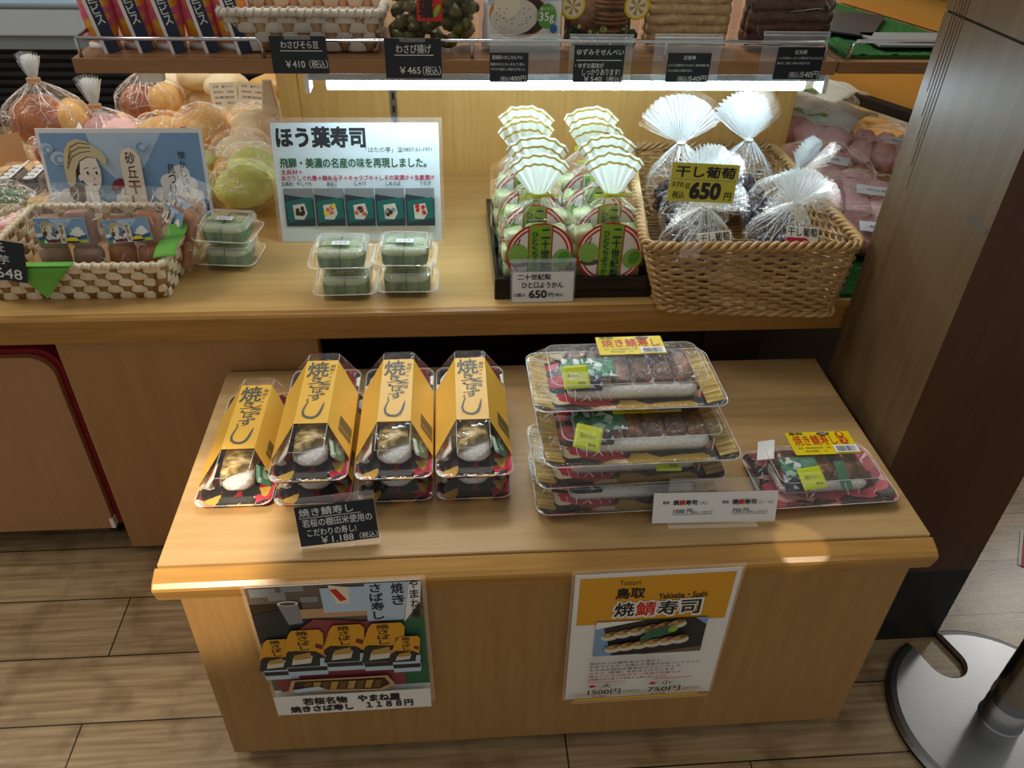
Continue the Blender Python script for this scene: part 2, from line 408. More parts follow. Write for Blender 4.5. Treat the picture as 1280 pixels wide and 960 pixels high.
    def ribbon(s, pts, wid, z=0.0):
        """flat brush stroke along pts, wid = width at each point"""
        P = [Vector(p) for p in pts]; L = []; Rr = []
        for i, p in enumerate(P):
            t = (P[min(i + 1, len(P) - 1)] - P[max(i - 1, 0)]).normalized(); n = Vector((-t.y, t.x)) * wid[i] / 2
            L.append((p.x + n.x, p.y + n.y, z)); Rr.append((p.x - n.x, p.y - n.y, z))
        k = len(P)
        return s.add(L + Rr, [(i, k + i, k + i + 1, i + 1) for i in range(k - 1)])
    def vtext(s, t, cx, y0, y1, w, z=0.0, bold=0.0):
        n = len(t); st = (y0 - y1) / n
        for i, ch in enumerate(t):
            hh = st * 0.86
            k = 0.55 if ch in 'ッっゃゅょ、。' else (0.8 if ch in 'かしいとくちょうんのりさめひ' else 1)
            if ch == '一': hh *= 0.12
            s.text(ch, cx, y0 - st * (i + 0.5), w * k, hh * (k if k < .6 else 1), z, bold)
        return s
    def poly(s, pts, z):
        ar = sum(pts[i][0] * pts[(i + 1) % len(pts)][1] - pts[(i + 1) % len(pts)][0] * pts[i][1] for i in range(len(pts)))
        if ar < 0: pts = pts[::-1]
        return s.add([(p[0], p[1], z) for p in pts], [tuple(range(len(pts)))])
    def ell(s, cx, cy, rx, ry, z, n=28, ang=0.0):
        ca, sa = cos(ang), sin(ang)
        return s.poly([(cx + ca * rx * cos(2 * pi * k / n) - sa * ry * sin(2 * pi * k / n), cy + sa * rx * cos(2 * pi * k / n) + ca * ry * sin(2 * pi * k / n)) for k in range(n)], z)
    def build(s, name, parent=None, bevel=0.0, solid=0.0):
        me = bpy.data.meshes.new(name)
        me.from_pydata(s.v, [], s.f)
        for q in s.mats: me.materials.append(MATS[q])
        me.polygons.foreach_set('material_index', s.mi); me.polygons.foreach_set('use_smooth', s.sm)
        me.update()
        o = bpy.data.objects.new(name, me); COL.objects.link(o)
        if parent is not None: o.parent = parent
        if solid:
            q = o.modifiers.new('thickness', 'SOLIDIFY'); q.thickness = solid; q.offset = 0
        if bevel:
            q = o.modifiers.new('edge', 'BEVEL'); q.width = bevel; q.segments = 2; q.limit_method = 'ANGLE'; q.angle_limit = R(40)
        return o

def glint_creases(m, fn, n, seed, r=0.0005, radial=False, span=0.16, vr=(0.1, 0.95)):
    """pale wrinkle tubes on the film, their white standing in for streak highlights"""
    q = random.Random(seed * 77 + 5)
    m.m('film_glint'); m.smooth = True
    for k in range(n):
        u, v = q.random(), q.uniform(*vr)
        if radial:
            v1 = max(vr[0], vr[1] - span * q.uniform(0.4, 1.6)); pts = [((u + 0.012 * sin(j * 1.3 + k)) % 1.0, vr[1] + (v1 - vr[1]) * j / 5) for j in range(6)]
        else:
            a = q.uniform(0, pi); L = span * q.uniform(0.35, 1.0); b = q.uniform(-0.5, 0.5)
            pts = [((u + 0.6 * L * cos(a + b * j / 4) * (j - 2) / 4) % 1.0, min(0.97, max(0.03, v + L * sin(a + b * j / 4) * (j - 2) / 4))) for j in range(5)]
        P = [fn(*p) for p in pts]
        if any((Vector(P[i + 1]) - Vector(P[i])).length < 1e-5 for i in range(len(P) - 1)): continue
        rk = r * q.uniform(0.6, 1.5)
        m.tube(P, lambda t, rk=rk: rk * (0.25 + 0.75 * sin(pi * min(0.95, max(0.05, t)))), 4)

def ridged(p, s, seed=0.0):
    """sharp-creased noise in about -1..1"""
    v = Vector(p)
    a = 1 - 2.4 * abs(mnoise.noise(v * s + Vector((seed * 3.7, seed, 1.3))))
    b = 1 - 2.4 * abs(mnoise.noise(v * s * 2.3 + Vector((1.7, seed * 2.1, seed))))
    return 0.65 * a + 0.35 * b

def rr(w, d, r, z, n=4, cx=0.0, cy=0.0):
    """rounded rectangle ring"""
    out = []; r = min(r, w / 2 - 1e-5, d / 2 - 1e-5)
    for (sx, sy, a0) in ((1, 1, 0), (-1, 1, pi / 2), (-1, -1, pi), (1, -1, 3 * pi / 2)):
        for k in range(n + 1):
            a = a0 + pi / 2 * k / n
            out.append((cx + sx * (w / 2 - r) + r * cos(a), cy + sy * (d / 2 - r) + r * sin(a), z))
    return out

def circ(r, z, n=32, cx=0.0, cy=0.0):
    return [(cx + r * cos(2 * pi * k / n), cy + r * sin(2 * pi * k / n), z) for k in range(n)]

def tag(o, label, cat, group=None, kind=None):
    o['label'] = label; o['category'] = cat
    if group: o['group'] = group
    if kind: o['kind'] = kind
    return o

def thing(name, label, cat, loc=(0, 0, 0), rz=0.0, group=None, mat=None):
    o = bpy.data.objects.new(name, None); COL.objects.link(o); o.empty_display_size = 0.02
    if mat is not None: o.matrix_world = mat
    else: o.location = loc; o.rotation_euler = (0, 0, rz)
    return tag(o, label, cat, group)

def kids(o): return [c for c in o.children]

def dup(root, label, loc=None, rz=None, mat=None, group=None):
    c = root.copy(); COL.objects.link(c)
    if mat is not None: c.matrix_world = mat
    if loc is not None: c.location = loc
    if rz is not None: c.rotation_euler = (0, 0, rz)
    c['label'] = label
    if group: c['group'] = group
    def rec(src, dst):
        for ch in src.children:
            q = ch.copy(); COL.objects.link(q); q.parent = dst; q.matrix_parent_inverse = ch.matrix_parent_inverse.copy()
            rec(ch, q)
    rec(root, c)
    return c

def stand(x, y, z, lean=0.0, yaw=0.0, roll=0.0):
    """local x right, y up the card, z out of its face; foot at (x, y, z), facing the shopper"""
    return Matrix.Translation((x, y, z)) @ Matrix.Rotation(yaw, 4, 'Z') @ Matrix.Rotation(pi / 2 - lean, 4, 'X') @ Matrix.Rotation(roll, 4, 'Z')

class Card:
    """a flat printed card: art() and words() are given in fractions of the card, y measured downwards from the top"""
    def __init__(s, w, h): s.w = w; s.h = h; s.A = MB(); s.T = MB(); s.z = 0.0006; s.has = False
    def P(s, x, y): return ((x - 0.5) * s.w, (1 - y) * s.h)
    def up(s): s.z += 0.00012
    def rect(s, mat, x0, y0, x1, y1): s.poly(mat, [(x0, y0), (x1, y0), (x1, y1), (x0, y1)])
    def poly(s, mat, pts):
        s.up(); s.A.m(mat).poly([s.P(*p) for p in pts], s.z); s.has = True
    def ell(s, mat, cx, cy, rx, ry, ang=0.0):
        s.up(); c = s.P(cx, cy); s.A.m(mat).ell(c[0], c[1], rx * s.w, ry * s.h, s.z, ang=ang); s.has = True
    def words(s, mat, t, x0, y0, x1, y1, bold=0.0, ang=0.0):
        s.up(); c = s.P((x0 + x1) / 2, (y0 + y1) / 2)
        s.T.m(mat).text(t, c[0], c[1], (x1 - x0) * s.w, (y1 - y0) * s.h, s.z + 0.0002, bold, ang)
    def vwords(s, mat, t, cx, y0, y1, w, bold=0.0):
        s.up(); a = s.P(cx, y0); b = s.P(cx, y1)
        s.T.m(mat).vtext(t, a[0], a[1], b[1], w * s.w, s.z + 0.0002, bold)
    def build(s, parent, face='paper', thick=0.0008, name='card', art='printed_picture', plate=True):
        if plate:
            m = MB().m(face); m.box(-s.w / 2, s.w / 2, 0, s.h, 0.0006 - thick, 0.0006)
            parent = m.build(name, parent)
        if s.A.v: s.A.build(art, parent)
        if s.T.v: s.T.build('lettering', parent)
        return parent

# ---------------------------------------------------------------- the setting
HS = 0.512      # shelf of the display island
HT = 0.405      # low table top
ZU = 0.823      # upper shelf top; shelf, rails, lamp, cards and goods were scaled about the camera

b = MB().m('floor_planks'); b.box(-4.0, 3.5, -1.6, 5.0, -0.03, 0.0)
fl = b.build('floor'); fl['kind'] = 'structure'

# square timber pillar at the right, with a black painted foot
def pillar():
    L = Vector((0.015, 0.015))
    def ring(z, g=0.0):
        return [(x + L.x * z, y + L.y * z, z) for x, y in ((0.477 - g, 0.155 - g), (0.683 + g, 0.155 - g), (0.683 + g, 0.381 + g), (0.477 - g, 0.381 + g))]
    root = tag(bpy.data.objects.new('pillar', None), 'tall square brown timber pillar standing between low table and shop aisle', 'pillar', kind='structure')
    COL.objects.link(root)
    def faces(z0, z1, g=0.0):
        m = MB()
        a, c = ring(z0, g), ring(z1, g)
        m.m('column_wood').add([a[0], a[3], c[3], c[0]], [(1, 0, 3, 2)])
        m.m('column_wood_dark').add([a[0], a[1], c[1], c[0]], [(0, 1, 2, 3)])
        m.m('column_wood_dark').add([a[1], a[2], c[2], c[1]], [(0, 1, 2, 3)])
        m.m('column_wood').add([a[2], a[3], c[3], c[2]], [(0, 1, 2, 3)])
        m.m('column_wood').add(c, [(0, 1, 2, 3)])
        return m
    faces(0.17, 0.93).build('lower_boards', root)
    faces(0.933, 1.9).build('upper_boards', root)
    m = MB().m('dark_gap'); m.loft([ring(0.93, -0.002), ring(0.933, -0.002)]); m.build('joint', root)
    m = MB().m('black_paint'); m.loft([ring(0.0), ring(0.17)]); m.build('painted_foot', root)
    # filled saw cut in the face towards the shelf
    m = MB().m('inkgrey'); x = 0.477 + 0.015 * 0.74
    m.box(x - 0.0006, x + 0.001, 0.17, 0.21, 0.742, 0.748); m.build('filled_groove', root)
    m = MB().m('column_wood')
    for k in range(5):
        yy = 0.337 + k * 0.0065
        a = [(0.477 + 0.015 * z - g, yy + 0.015 * z + w, z) for z in (0.72 + 0.03 * k, 1.25) for g, w in ((-0.001, 0), (0.0006, 0), (0.0006, 0.0009), (-0.001, 0.0009))]
        m.loft([a[:4], a[4:]])
    m.build('grain_ridges', root)
    return root
pillar()

# chilled cabinet at the far left
def fridge():
    t = thing('chilled_cabinet', 'white chilled cabinet with black louvred grille behind the bread at far left', 'cabinet', (-1.75, 2.72, 0))
    x0, x1 = -1.3, 1.25
    m = MB().m('dark_brown'); m.box(x0, x1, 0.01, 0.6, 0, 0.06); m.build('plinth', t)
    m = MB().m('fridge_black'); m.box(x0, x1, 0.02, 0.6, 0.06, 0.30)
    for k in range(7): m.box(x0, x1, 0.0, 0.02, 0.075 + k * 0.032, 0.09 + k * 0.032)
    m.build('grille', t)
    m = MB().m('grey_metal'); m.box(x0, x1, -0.005, 0.6, 0.30, 0.352); m.build('kick_panel', t, 0.004)
    m = MB().m('white_enamel'); m.box(x0, x1, -0.02, 0.6, 0.352, 0.45); m.build('front_panel', t, 0.006)
    m = MB().m('grey_metal'); m.box(x0, x1, -0.025, 0.6, 0.45, 0.465); m.build('rim', t, 0.004)
    m = MB().m('fridge_glass'); m.box(x0, x1, -0.01, 0.01, 0.465, 0.85); m.build('glass_front', t)
    m = MB().m('white_enamel'); m.box(x0, x1, 0.35, 0.6, 0.465, 1.0); m.build('back_panel', t)
fridge()

# ---------------------------------------------------------------- low display table
def low_table():
    t = thing('display_table', 'low veneered display table carrying the grilled mackerel sushi boxes', 'table', (0, 0, 0))
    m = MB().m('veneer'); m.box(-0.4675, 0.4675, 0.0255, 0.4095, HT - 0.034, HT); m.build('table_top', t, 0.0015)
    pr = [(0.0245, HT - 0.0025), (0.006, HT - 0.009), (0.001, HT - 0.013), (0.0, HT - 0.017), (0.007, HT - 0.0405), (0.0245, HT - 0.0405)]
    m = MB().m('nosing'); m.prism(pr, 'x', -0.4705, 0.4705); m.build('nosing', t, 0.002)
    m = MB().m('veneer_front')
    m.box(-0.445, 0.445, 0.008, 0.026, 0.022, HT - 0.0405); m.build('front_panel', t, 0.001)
    m = MB().m('carcass')
    m.box(-0.45, -0.432, 0.0262, 0.40, 0.022, HT - 0.035); m.build('side_panel', t)
    m = MB().m('carcass')
    m.box(0.432, 0.45, 0.0262, 0.40, 0.022, HT - 0.035); m.build('side_panel', t)
    m = MB().m('carcass')
    m.box(-0.43, 0.43, 0.385, 0.40, 0.022, HT - 0.035); m.build('back_panel', t)
    m = MB().m('dark_brown'); m.box(-0.38, 0.41, 0.035, 0.36, 0.0, 0.0215); m.build('plinth', t)
low_table()

# ---------------------------------------------------------------- display island with backboard and upper shelf
def island():
    t = thing('display_counter', 'large wooden display island behind the low table, carrying sweets and breads', 'counter', (0, 0, 0))
    # shelf with a cut back-left corner
    out = [(-1.05, 0.412), (0.95, 0.412), (0.95, 1.52), (-0.75, 1.52), (-1.05, 1.05)]
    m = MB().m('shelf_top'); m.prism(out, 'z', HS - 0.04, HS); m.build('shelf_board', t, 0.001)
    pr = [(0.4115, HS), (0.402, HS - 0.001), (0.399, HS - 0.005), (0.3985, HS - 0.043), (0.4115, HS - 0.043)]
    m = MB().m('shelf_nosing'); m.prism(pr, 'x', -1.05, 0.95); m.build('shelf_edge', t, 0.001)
    m = MB().m('carcass'); m.box(-0.71, -0.325, 0.415, 0.44, 0.015, HS - 0.0435); m.build('base_panel', t, 0.001)
    m = MB().m('carcass'); m.box(-0.71, -0.69, 0.4405, 1.3, 0.015, HS - 0.0435); m.build('base_side', t)
    m = MB().m('dark_brown'); m.box(-0.69, 0.73, 0.76, 0.78, 0.0, HS - 0.0405); m.build('recess_panel', t)
    m = MB().m('dark_brown'); m.box(0.30, 0.40, 0.47, 0.49, 0.0, HS - 0.0405); m.build('inner_post', t)
    # backboard and upper shelf lift off the counter
    t = thing('backboard_shelf', 'wooden backboard carrying the railed upper shelf on the display island', 'shelving', (0, 0, 0))
    m = MB().m('board'); m.box(-0.398, 0.532, 0.95, 0.975, HS, ZU - 0.020); m.build('backboard', t)
    m = MB().m('board'); m.box(-0.437, -0.399, 0.945, 0.985, HS, ZU - 0.020); m.build('board_post', t, 0.001)
    m = MB().m('board'); m.box(0.533, 0.572, 0.945, 0.985, HS, ZU - 0.020); m.build('board_post', t, 0.001)
    m = MB().m('steel'); m.box(-0.228, -0.216, 0.946, 0.95, HS, ZU - 0.020)
    m.m('dark_gap')
    for k in range(10): m.box(-0.2245, -0.2195, 0.9455, 0.9462, 0.53 + k * 0.025, 0.543 + k * 0.025)
    m.build('shelf_standard', t)
    # upper shelf
    m = MB().m('upper_board'); m.box(-0.637, 0.462, 0.58, 1.147, ZU - 0.020, ZU); m.build('upper_shelf', t, 0.001)
    m = MB().m('white'); m.loft([rr(0.035, 0.02, 0.009, ZU - 0.036, 5, -0.542, 0.604), rr(0.035, 0.03, 0.009, ZU - 0.0205, 5, -0.542, 0.604)])
    m.m('dark_gap'); m.ell(-0.55, 0.598, 0.002, 0.002, ZU - 0.0365); m.build('shelf_bracket', t)
    def rail(x0, x1, left_return, posts, ends=True):
        zr = ZU + 0.025; m = MB().m('chrome'); m.smooth = True
        p = []
        if left_return: p += [(x0, 0.78, zr)]
        elif ends: p += [(x0, 0.588, ZU), (x0, 0.587, zr - 0.006)]
        p += [(x0 + 0.004, 0.586, zr), (x1 - 0.005, 0.586, zr)]
        if ends: p += [(x1, 0.587, zr - 0.006), (x1 + 0.002, 0.588, ZU)]
        m.tube(p, 0.0028, 8)
        for q in posts: m.tube([(q, 0.588, ZU), (q, 0.586, zr)], 0.0026, 8)
        m.build('guard_rail', t)
    rail(-0.630, -0.377, True, [-0.626])
    rail(-0.332, 0.441, False, [-0.081, 0.201])
    return t
island()

def right_unit():
    t = thing('neighbouring_shelf', 'second shelving unit with turf-lined upper shelf right of the backboard', 'shelving', (0, 0, 0))
    m = MB().m('upper_board'); m.box(0.468, 1.25, 0.585, 1.147, ZU - 0.0195, ZU - 0.002); m.build('upper_shelf', t, 0.001)
    m = MB().m('chrome'); m.smooth = True
    zr = ZU + 0.026
    m.tube([(0.481, 0.593, ZU), (0.484, 0.591, zr - 0.004), (0.488, 0.590, zr), (1.2, 0.590, zr)], 0.0028, 8); m.build('guard_rail', t)
    m = MB().m('yellow_panel')
    m.X = Matrix.Translation((0.99, 1.30, 0)) @ Matrix.Rotation(R(-62), 4, 'Z')
    m.box(-0.45, 0.55, 0.0, 0.02, 0.535, ZU - 0.024); m.build('side_panel', t)
    m = MB().m('dark_gap'); m.X = Matrix.Translation((0.99, 1.30, 0)) @ Matrix.Rotation(R(-62), 4, 'Z')
    m.box(-0.5, 0.55, -0.03, 0.02, HS + 0.0005, 0.5345); m.build('kick_strip', t)
    m = MB().m('dark_gap'); m.box(0.60, 0.75, 1.45, 1.47, HS + 0.0005, ZU - 0.024); m.build('rear_panel', t)
    m = MB().m('yellow_panel'); m.X = Matrix.Translation((0.645, 0.985, 0)) @ Matrix.Rotation(R(-72), 4, 'Z')
    m.box(-0.02, 0.36, 0.0, 0.02, ZU, ZU + 0.10); m.build('back_panel', t)
    m = MB().m('chrome'); m.X = Matrix.Translation((0.645, 0.985, 0)) @ Matrix.Rotation(R(-72), 4, 'Z')
    m.box(0.0, 0.36, -0.008, -0.001, ZU + 0.050, ZU + 0.057); m.build('sign_rail', t)
    m = MB().m('turf'); m.smooth = True
    def top(u, v):
        y = 0.601 + 0.37 * v; x = 0.480 + (0.615 - 0.480 + (0.985 - y) * 0.32) * u
        return (x, y, ZU + 0.004 + 0.010 * mnoise.noise((x * 60, y * 60, 0)) * 0.4)
    m.grid(top, 70, 50); m.smooth = False; m.prism([(0.480, 0.601), (0.738, 0.601), (0.620, 0.971), (0.480, 0.971)], 'z', ZU - 0.0015, ZU + 0.004)
    o = tag(m.build('artificial_turf'), 'green artificial turf mat lining the upper shelf at top right', 'turf mat')
    for k, (x, y, w, d, rz, mt) in enumerate([(0.550, 0.775, 0.11, 0.17, -0.55, 'charcoal'), (0.635, 0.660, 0.19, 0.080, 0.0, 'grey')]):
        m = MB().m(mt); m.box(-w / 2, w / 2, -d / 2, d / 2, 0, 0.004)
        o = m.build('display_sheet', None, 0.001); o.location = (x, y, ZU + 0.010); o.rotation_euler = (0, 0, rz)
        tag(o, ['dark grey sheet lying slanted on the green turf at top right', 'pale grey sheet lying along the front of the green turf'][k], 'display sheet')
    m = MB().m('turf'); m.smooth = True
    def low(u, v):
        x = 0.475 + 0.25 * u; y = 0.42 + 0.51 * v
        return (x, y, HS + 0.006 + 0.004 * mnoise.noise((x * 70, y * 70, 3)))
    m.grid(low, 40, 70); m.box(0.475, 0.725, 0.42, 0.93, HS + 0.0004, HS + 0.004)
    tag(m.build('artificial_turf'), 'green artificial turf strip under the pink packs beside the pillar', 'turf mat')
right_unit()

# fluorescent lamp under the upper shelf
def tube_lamp():
    t = thing('fluorescent_lamp', 'slim white fluorescent lamp glowing under the upper shelf', 'lamp', (0.071, 0.612, 0))
    m = MB().m('white_enamel'); m.box(-0.39, 0.385, -0.014, 0.016, ZU - 0.034, ZU - 0.0202)
    m.m('white'); m.box(-0.397, -0.39, -0.016, 0.018, ZU - 0.052, ZU - 0.0202); m.box(0.385, 0.392, -0.016, 0.018, ZU - 0.052, ZU - 0.0202)
    m.build('lamp_housing', t)
    glow('tube_glow', '#d9f3ff', 30.0)
    m = MB().m('tube_glow'); m.smooth = True; m.tube([(-0.366, 0, ZU - 0.0425), (0.36, 0, ZU - 0.0425)], 0.0085, 14)
    m.build('glowing_tube', t)
tube_lamp()

# wheeled cart under the shelf at the left
def cart():
    t = thing('rolling_cart', 'brown wheeled cart with red rim tucked under the shelf at far left', 'cart', (-0.735, 0.43, 0))
    def outline(g):
        r = 0.035; x0, x1, z0, z1 = -0.60 - g, 0.0 + g, 0.05, 0.425 + g
        p = [(x0, z0), (x1 - 0.0, z0)]
        for k in range(7):
            a = pi / 2 * k / 6
            p.append((x1 - r + r * cos(a), z1 - r + r * sin(a)))
        return p + [(x0, z1)]
    m = MB().m('cart_face'); m.prism(outline(0.0), 'y', 0.0, 0.012); m.build('front_panel', t, 0.001)
    m = MB().m('red_trim'); m.prism(outline(0.008), 'y', 0.0125, 0.03); m.build('red_rim', t)
    m = MB().m('dark_brown'); m.box(-0.60, -0.002, 0.031, 0.42, 0.06, 0.38); m.build('cart_body', t)
    m = MB().m('white'); m.box(-0.006, 0.001, -0.001, 0.014, 0.052, 0.075); m.build('corner_guard', t)
    for x, y in ((-0.02, 0.05), (-0.57, 0.05), (-0.02, 0.38)):
        m = MB().m('castor_black'); m.smooth = True
        m.X = Matrix.Translation((x, y, 0.022)) @ Matrix.Rotation(pi / 2, 4, 'Y'); m.loft([circ(0.016, -0.01, 20), circ(0.022, -0.008, 20), circ(0.022, 0.008, 20), circ(0.016, 0.01, 20)])
        m.X = None; m.smooth = False; m.box(x - 0.012, x + 0.012, y - 0.014, y + 0.014, 0.046, 0.06); m.build('castor', t)
cart()

# stainless barrier stand at bottom right
def barrier():
    t = thing('barrier_post', 'stainless steel barrier post on a round slotted base by the pillar', 'barrier post', (0.703, 0.0, 0))
    # base disc with a U-shaped slot that opens towards the back left
    r0 = 0.161; ang = R(108); sw = 0.029; sl = 0.106
    def outline(r, g):
        w = sw + g; pts = []
        a_off = math.asin(w / r)
        n = 64
        for k in range(n + 1):
            a = ang + a_off + (2 * pi - 2 * a_off) * k / n
            pts.append((r * cos(a), r * sin(a)))
        dx, dy = cos(ang), sin(ang); nx, ny = -dy, dx
        cx, cy = dx * sl, dy * sl
        for k in range(13):
            b = -pi / 2 - pi * k / 12
            pts.append((cx + w * (cos(b) * dx + sin(b) * nx), cy + w * (cos(b) * dy + sin(b) * ny)))
        return pts
    rings = [(r0 + 0.002, 0.0, 0.0), (r0 + 0.002, 0.0, 0.006), (r0 - 0.004, 0.0015, 0.011), (r0 - 0.012, 0.003, 0.013)]
    m = MB().m('black_paint'); A = outline(r0 + 0.002, 0.0)
    o1 = [(x, y, 0) for x, y in A]; o2 = [(x, y, 0.006) for x, y in A]
    m.loft([o1, o2], (True, False)); m.build('rubber_edge', t)
    m = MB().m('steel')
    R2 = []
    for r, g, z in rings[1:]:
        R2.append([(x, y, z) for x, y in outline(r, g)])
    m.loft(R2, (False, True)); m.build('base_plate', t)
    m = MB().m('steel'); m.smooth = True
    m.loft([circ(0.0330, 0.0125), circ(0.0312, 0.0140), circ(0.0306, 0.016), circ(0.0305, 0.018), circ(0.0305, 0.06)], (False, True)); m.build('hub', t)
    m = MB().m('dark_chrome'); m.smooth = True
    m.loft([circ(0.0312, 0.06, 40), circ(0.0312, 0.072, 40), circ(0.0305, 0.074, 40), circ(0.0305, 0.95, 40)], (False, True)); m.build('pole', t)
    m = MB().m('black_paint'); m.smooth = True; m.loft([circ(0.032, 0.95, 40), circ(0.034, 0.96, 40), circ(0.034, 1.02, 40)], (True, True)); m.build('pole_cap', t)
barrier()

m = MB().m('red'); m.box(-0.07, 0.07, -0.05, 0.05, 0, 0.0015); m.m('white'); m.box(-0.075, -0.07, -0.05, 0.05, 0, 0.0015)
o = m.build('floor_leaflet'); o.location = (1.008, 0.298, 0.0004); o.rotation_euler = (0, 0, -0.6)
tag(o, 'red leaflet on the floor at the right edge, mostly out of frame', 'leaflet')

# ---------------------------------------------------------------- grilled mackerel sushi in yellow sleeves
def brush_words(m):
    """big vertical brush lettering of the sleeve; local frame = sleeve top, x right, y up"""
    m.m('inkgrey')
    m.text('焼', -0.004, 0.047, 0.028, 0.034, 0, 0.014, 0.03)
    m.text('き', -0.003, 0.0245, 0.013, 0.011, 0, 0.014)
    m.text('さ', 0.000, 0.0125, 0.025, 0.014, 0, 0.010, 0.15)
    m.text('ば', 0.001, -0.0005, 0.014, 0.011, 0, 0.014)
    m.text('ず', 0.001, -0.0145, 0.022, 0.015, 0, 0.006, 0.1)
    U = [(-0.0085, -0.017), (-0.0105, -0.021), (-0.0085, -0.0245), (-0.0112, -0.034), (-0.0128, -0.044), (-0.0110, -0.052), (-0.0060, -0.0565), (0.0010, -0.0575), (0.0065, -0.0535), (0.0095, -0.045), (0.0115, -0.033), (0.0125, -0.026)]
    m.ribbon(U, [0.0008, 0.0018, 0.0016, 0.0020, 0.0028, 0.0036, 0.0042, 0.0044, 0.0042, 0.0034, 0.0022, 0.0006], 0.0002)
    for i, ch in enumerate('若桜のさば街道'):
        k = 0.0040 if ch in 'のさば' else 0.0068
        m.text(ch, 0.0155 - 0.0006 * i, 0.054 - i * 0.0084, k, k, 0, 0.004)

def sleeve_box():
    t = thing('sushi_box', 'x', 'sushi box', (0, 0, 0), group='grilled mackerel sushi boxes in yellow sleeves')
    Lh, W = 0.228, 0.094
    yc = Lh / 2
    m = MB().m('tray_floral')
    m.loft([rr(W - 0.016, Lh - 0.016, 0.008, 0.0, 4, 0, yc), rr(W - 0.004, Lh - 0.004, 0.011, 0.008, 4, 0, yc), rr(W, Lh, 0.012, 0.0095, 4, 0, yc),
            rr(W - 0.005, Lh - 0.005, 0.011, 0.0095, 4, 0, yc), rr(W - 0.018, Lh - 0.02, 0.008, 0.003, 4, 0, yc)])
    m.build('tray', t)
    m = MB().m('lid_clear')
    m.loft([rr(W + 0.001, Lh + 0.001, 0.0125, 0.0100, 5, 0, yc), rr(W + 0.001, Lh + 0.001, 0.0125, 0.0115, 5, 0, yc), rr(W - 0.006, Lh - 0.006, 0.011, 0.0118, 5, 0, yc),
            rr(W - 0.009, Lh - 0.009, 0.010, 0.020, 5, 0, yc), rr(0.0425, Lh - 0.018, 0.004, 0.0438, 5, 0, yc + 0.005), rr(0.040, Lh - 0.022, 0.004, 0.0446, 5, 0, yc + 0.005)], (False, True))
    m.m('film_glint'); m.smooth = True; m.tube(rr(W + 0.001, Lh + 0.001, 0.0125, 0.0112, 5, 0, yc), 0.0004, 5, True)  # whitish tubes stand in for highlights on the lid edges
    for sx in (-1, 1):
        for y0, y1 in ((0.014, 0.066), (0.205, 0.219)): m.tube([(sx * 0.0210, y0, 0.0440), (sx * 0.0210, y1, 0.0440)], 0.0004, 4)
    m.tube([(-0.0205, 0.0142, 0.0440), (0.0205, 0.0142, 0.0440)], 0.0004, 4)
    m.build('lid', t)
    # rice bar and fish fillet
    m = MB().m('rice'); m.smooth = True
    def rice(u, v):
        a = 2 * pi * u; y = 0.022 + 0.17 * v
        e = min(1, (v * (1 - v) * 12 + 0.0001) ** 0.45)
        x = 0.021 * e * math.copysign(abs(cos(a)) ** 0.6, cos(a)); z = 0.0165 + 0.0105 * e * math.copysign(abs(sin(a)) ** 0.6, sin(a))
        n = 1 + 0.06 * mnoise.noise((x * 200, y * 200, z * 200))
        return (x * n, y, 0.0165 + (z - 0.0165) * n)
    m.grid(rice, 22, 44, True); m.build('rice', t)
    m = MB().m('mackerel'); m.smooth = True
    def fish(u, v):
        s = u * 2 - 1; y = 0.038 + 0.15 * v + 0.010 * s
        k = 0.0225 * (1 - 0.15 * (2 * v - 1) ** 2)
        z = 0.0295 + 0.0085 * (1 - s * s) ** 0.5 - (0.006 if abs(s) > 0.99 else 0) - (0.009 if v in (0, 1) else 0)
        return (k * s, y, z + 0.0008 * mnoise.noise((s * 8, y * 90, 0)))
    m.grid(fish, 16, 40); m.build('fish_fillet', t)
    m = MB().m('nori'); m.X = Matrix.Translation((0.002, 0.013, 0.0032)); m.loft([rr(0.046, 0.014, 0.004, 0, 3), rr(0.042, 0.010, 0.004, 0.005, 3)]); m.build('seaweed', t)
    m = MB(); m.X = Matrix.Translation((0.0315, 0.046, 0.0165)) @ Matrix.Rotation(0.80, 4, 'Y') @ Matrix.Rotation(0.25, 4, 'Z')
    m.m('packet_green').loft([rr(0.022, 0.028, 0.002, 0, 2), rr(0.023, 0.030, 0.002, 0.001, 2), rr(0.017, 0.022, 0.002, 0.004, 2)]); m.build('sauce_packet', t)
    m = MB(); m.X = Matrix.Translation((-0.033, 0.05, 0.016)) @ Matrix.Rotation(-0.95, 4, 'Y')
    m.m('white').loft([rr(0.018, 0.034, 0.002, 0, 2), rr(0.018, 0.034, 0.002, 0.002, 2)]); m.m('orange').box(-0.006, 0.006, -0.006, 0.008, 0.0021, 0.0025)
    m.build('ginger_packet', t)
    m = MB(); m.X = Matrix.Translation((-0.034, 0.186, 0.017)) @ Matrix.Rotation(-0.95, 4, 'Y')
    m.m('white').loft([rr(0.02, 0.03, 0.003, 0, 2), rr(0.02, 0.03, 0.003, 0.003, 2)]); m.build('towel_packet', t)
    m = MB(); m.X = Matrix.Translation((0.034, 0.188, 0.019)) @ Matrix.Rotation(0.95, 4, 'Y')
    m.m('maroon').loft([rr(0.02, 0.03, 0.003, 0, 2), rr(0.02, 0.03, 0.003, 0.004, 2)]); m.build('sauce_bottle', t)
    # sleeve: flat top, sloping sides with slanted ends, lower flaps
    ht, hs = 0.0452, 0.014
    xt, xs = 0.0208, 0.0478
    yt0, yt1, ys0, ys1 = 0.067, 0.203, 0.035, 0.168
    m = MB().m('sleeve')
    ring = [(-xs, 0.006, ys0, ys1), (-xs, hs, ys0, ys1), (-xt, ht, yt0, yt1), (xt, ht, yt0, yt1), (xs, hs, ys0, ys1), (xs, 0.006, ys0, ys1)]
